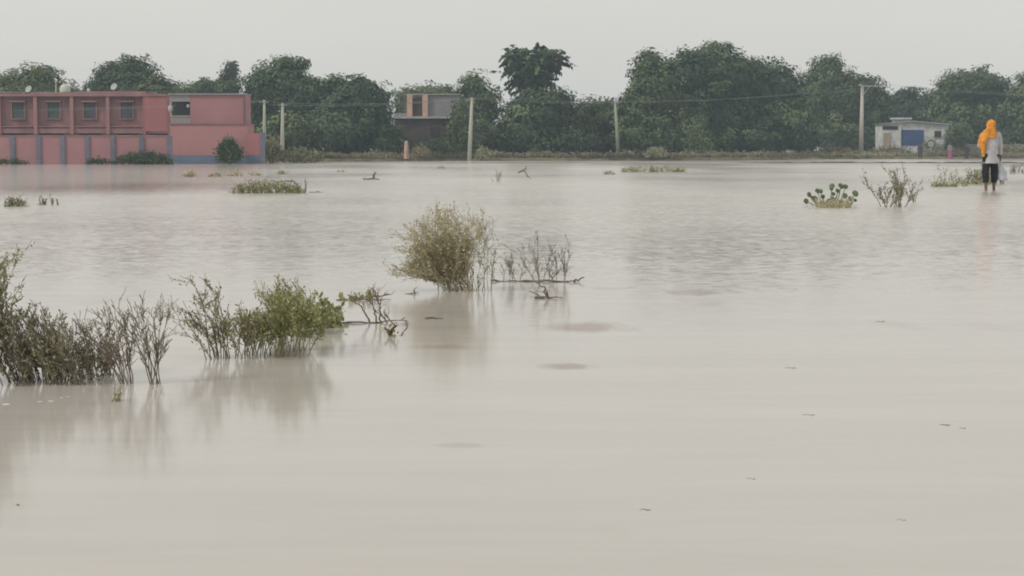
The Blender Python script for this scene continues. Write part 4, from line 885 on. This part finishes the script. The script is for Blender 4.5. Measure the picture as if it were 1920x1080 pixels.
# ------------------------------------------------------------------ people
def capsule(mb, a, b, ra, rb, n=10):
    a = Vector(a); b = Vector(b); mb.tube([a, a.lerp(b, .33), a.lerp(b, .66), b], [ra, ra*.66+rb*.34, ra*.34+rb*.66, rb], n)
    mb.ball(tuple(a), ra, n=n, m=6); mb.ball(tuple(b), rb, n=n, m=6)
def remesh(o, vox, smooth=4, disp=0, dscale=.1):
    md = o.modifiers.new('remesh', 'REMESH'); md.mode = 'VOXEL'; md.voxel_size = vox; md.use_smooth_shade = True
    sm = o.modifiers.new('smooth', 'SMOOTH'); sm.factor = .5; sm.iterations = smooth
    if disp:
        tx = bpy.data.textures.new('folds', 'CLOUDS'); tx.noise_scale = dscale
        d = o.modifiers.new('folds', 'DISPLACE'); d.texture = tx; d.strength = disp; d.mid_level = .5
def person(label, Y, px, row, H, rz, cols, scarf=None, bag=False, vox=.009, z=-.03, garment='shirt', pose=0, stoop=0):
    """built facing +Y (away from the camera) at height 1.70 and scaled to H"""
    p = on(px, row) if Y is None else at(px, row, Y)
    root = empty('person', (p.x, p.y, z), label, 'person', None, rz); k = H/1.70; root.scale = (k, k, k)
    b = MB()
    fx = .125
    # legs with feet
    for sx, fy in ((-1, -.05), (1, .07)):
        hip = (sx*.09, 0, .90); kn = (sx*.118, fy*.4+.02, .50); an = (sx*fx, fy-.01, .09)
        capsule(b, hip, kn, .085, .055); capsule(b, kn, an, .056, .034)
        b.ball((sx*.121, fy*.6-.012, .37), .044, 1, 1, 1.9)
        capsule(b, (sx*fx, fy-.04, .045), (sx*fx*1.12, fy+.13, .03), .038, .026)
        for t_ in range(5): capsule(b, (sx*(fx*1.1-.03+.015*t_), fy+.13, .022), (sx*(fx*1.14-.032+.017*t_), fy+.175-.006*t_*t_*.5, .018), .011, .009, 6)
    s_ = stoop
    b.loft([(0, 0, .84, .13, .10), (0, 0, .92, .165, .115), (0, 0+s_*.1, 1.06, .135, .095), (0, s_*.3, 1.22, .165, .11), (0, s_*.55, 1.36, .175, .105), (0, s_*.7, 1.43, .13, .08), (0, s_*.8, 1.47, .055, .055)], 16)
    capsule(b, (0, s_*.8, 1.42), (0, s_+.012, 1.53), .056, .05)
    hy = s_+.02
    b.ball((0, hy, 1.60), .082, .92, 1.1, 1.25, 14, 10); b.ball((0, hy+.03, 1.54), .055, .9, 1.0, .9)
    capsule(b, (0, hy+.085, 1.605), (0, hy+.112, 1.575), .010, .016, 8)
    for sx in (-1, 1): b.ball((sx*.078, hy-.005, 1.595), .026, .35, .8, 1.2, 8, 6)
    capsule(b, (-.022, hy+.088, 1.545), (.022, hy+.088, 1.545), .009, .009, 8)
    # arms and hands
    def hand(w_, d):
        w_ = Vector(w_); d = Vector(d).normalized(); side = Vector((0, 1, 0)); nn = d.cross(side)
        b.ball(tuple(w_+d*.045), .042, .45, .95, 1.15, 10, 8)
        for f in range(4):
            o_ = w_ + d*.085 + side*(.03-.02*f); ln = (.062, .072, .067, .052)[f]
            m_ = o_ + d*ln*.55 + nn*.006; capsule(b, o_, m_, .0095, .009, 6); capsule(b, m_, m_ + (d*.7 + nn*(1 if w_.x < 0 else -1)*.6).normalized()*ln*.5, .009, .0075, 6)
        capsule(b, w_+d*.03+side*.032, w_+d*.075+side*.062, .012, .009, 6)
    # right arm hangs, slightly out (carrying); left arm bent up to the scarf
    sh = Vector((.185, s_*.65, 1.38)); el = Vector((.245, .0+s_*.3, 1.11)); wr = Vector((.265, .05+s_*.3, .88))
    capsule(b, sh, el, .052, .040); capsule(b, el, wr, .040, .026); hand(wr, (0.03, .03, -1)); rw = wr
    shl = Vector((-.185, s_*.65, 1.38))
    if pose == 1: ell = Vector((-.235, .10, 1.13)); wl_ = Vector((-.16, .26, 1.24))
    else: ell = Vector((-.24, 0, 1.11)); wl_ = Vector((-.25, .06, .88))
    capsule(b, shl, ell, .052, .040); capsule(b, ell, wl_, .040, .026); hand(wl_, (wl_-ell))
    skin = mat('skin', (.17, .095, .06), rough=.6)
    body = b.build('body', skin, root, True); remesh(body, vox, 3)
    # shirt / kurta
    c = MB(); hem = cols.get('hem', .72)
    c.loft([(0, 0, hem, .20, .145), (0, 0, hem+.12, .19, .14), (0, s_*.1, 1.05, .178, .128), (0, s_*.3, 1.22, .195, .135), (0, s_*.6, 1.37, .205, .13), (0, s_*.7, 1.43, .15, .10), (0, s_*.8, 1.465, .07, .07)], 18)
    for a_, e_, w_ in ((sh, el, wr), (shl, ell, wl_)):
        capsule(c, a_, e_, .072, .060); c.tube([e_, e_.lerp(w_, .5), e_.lerp(w_, .86)], [.060, .052, .047], 10)
    so = c.build(garment, cols['top'], root, True); remesh(so, vox, 3, .018, .09)
    if cols.get('bottom'):
        t_ = MB(); lo_ = cols.get('cuff', .36)
        for sx, fy in ((-1, -.05), (1, .07)):
            hip = Vector((sx*.085, 0, .92)); kn = Vector((sx*.118, fy*.4+.02, .50)); an = Vector((sx*fx, fy-.01, .09))
            t_.tube([hip, hip.lerp(kn, .5), kn], [.115, .099, .083], 12)
            u = (.5-lo_)/.41; t_.tube([kn+Vector((0, 0, .02)), kn.lerp(an, u)], [.085, .072], 12)
        t_.loft([(0, 0, .80, .16, .12), (0, 0, .95, .175, .13), (0, 0, 1.02, .15, .11)], 16)
        to = t_.build('trousers', cols['bottom'], root, True); remesh(to, vox, 3, .014, .08)
    if cols.get('skirt'):
        t_ = MB(); t_.loft([(0, .02, .04, .24, .2), (0, .01, .3, .22, .18), (0, 0, .6, .2, .16), (0, 0, .95, .17, .13), (0, 0, 1.02, .14, .11)], 18)
        to = t_.build('skirt', cols['skirt'], root, True); remesh(to, vox, 3, .03, .12)
    if scarf:
        s2 = MB()
        s2.ball((0, hy-.012, 1.615), .108, .98, 1.1, 1.18, 14, 10)
        s2.loft([(-.03, hy-.05, 1.30, .17, .13), (-.02, hy-.045, 1.40, .17, .125), (-.01, hy-.03, 1.49, .11, .10), (0, hy-.015, 1.58, .10, .105)], 14)
        s2.tube([(-.07, hy-.08, 1.52), (-.17, -.09+s_*.5, 1.42), (-.225, -.10, 1.24), (-.225, -.08, 1.09), (-.21, -.06, .96), (-.20, -.05, .86)], [.06, .08, .078, .06, .045, .025], 12)
        s2.tube([(-.10, -.06+s_*.6, 1.47), (-.24, -.02, 1.36), (-.265, -.0, 1.20), (-.245, 0, 1.04)], [.06, .065, .055, .025], 10)
        sc_ = s2.build('scarf', scarf, root, True); remesh(sc_, vox, 2, .035, .07)
    else:
        h_ = MB(); h_.ball((0, hy-.02, 1.625), .092, .98, 1.08, 1.1, 14, 10)
        ho = h_.build('hair', mat('black_hair', (.015, .013, .012), rough=.5), root, True)
    if bag:
        g2 = empty('carrier_bag', (p.x, p.y, z), 'pale bluish carrier bag hanging from the right hand of the walking person', 'bag', None, rz); g2.scale = (k, k, k)
        q_ = MB(); x0 = rw.x+.01; y0 = rw.y+.02
        q_.loft([(x0+.05, y0, .30, .10, .07), (x0+.055, y0, .38, .125, .085), (x0+.04, y0, .50, .115, .08), (x0+.025, y0, .62, .075, .05), (x0+.01, y0, .70, .03, .025), (x0, y0, .76, .02, .02)], 14)
        bo = q_.build('bag_body', mat('milky_plastic', (.46, .48, .56), (.62, .63, .68), 9, rough=.45), g2, True); remesh(bo, vox, 2, .03, .06)
        q_ = MB(); q_.tube([(x0-.015, y0-.02, .72), (x0-.02, y0-.03, .80), (x0, y0, .845), (x0+.02, y0+.03, .80), (x0+.015, y0+.02, .72)], [.008]*5, 6); q_.build('handle', M['dish'], g2)
    return root
orange = mat('orange_cotton', (.60, .20, .02), (.78, .38, .07), 7, rough=.8)
person('walker in the water with orange head scarf, grey shirt and rolled black trousers', None, 1856, 357, 1.66, R(8),
       dict(top=mat('pale_grey_cotton', (.36, .36, .40), (.56, .54, .56), 3.0), bottom=mat('black_cloth', (.008, .008, .010), (.02, .02, .024), 6), hem=.70, cuff=.25), scarf=orange, bag=True, vox=.008, z=-.06, pose=1)
dk = mat('dark_cloth', (.03, .03, .045), (.05, .05, .06), 4)
person('far person in dark clothes before the blue shutter', None, 1725, 298.2, 1.55, R(160), dict(top=mat('navy_cloth', (.04, .04, .07), (.07, .06, .10), 4), bottom=dk, cuff=.12), vox=.02, z=-.02, garment='shirt')
person('far person in a bright pink dress by the white house corner', None, 1781, 298.2, 1.6, R(200), dict(top=mat('magenta_cloth', (.26, .17, .22), (.33, .22, .26), 5), skirt=mat('pink_cloth', (.30, .07, .19), (.36, .10, .24), 5), hem=.85), vox=.02, z=-.02, garment='blouse')
person('far person in black between the pink dress and the orange scarf', None, 1812, 298.0, 1.5, R(170), dict(top=dk, skirt=dk, hem=.85), vox=.02, z=-.02, garment='blouse')

# ------------------------------------------------------------------ haze
hz = MB(); hz.box(-1600, 1600, -70, 1560, -1.6, 17.5)
hm = bpy.data.materials.new('haze'); hm.use_nodes = True; ht = hm.node_tree; ht.nodes.clear()
vo = ht.nodes.new('ShaderNodeVolumePrincipled'); vo.inputs['Density'].default_value = .00065; vo.inputs['Color'].default_value = (.70, .87, 1.0, 1); vo.inputs['Anisotropy'].default_value = 0
ho = ht.nodes.new('ShaderNodeOutputMaterial'); ht.links.new(vo.outputs[0], ho.inputs['Volume'])
props(hz.build('haze', hm), 'thin pale haze over the flooded field', 'haze', kind='stuff')
SC.cycles.volume_step_rate = 10; SC.cycles.volume_max_steps = 32
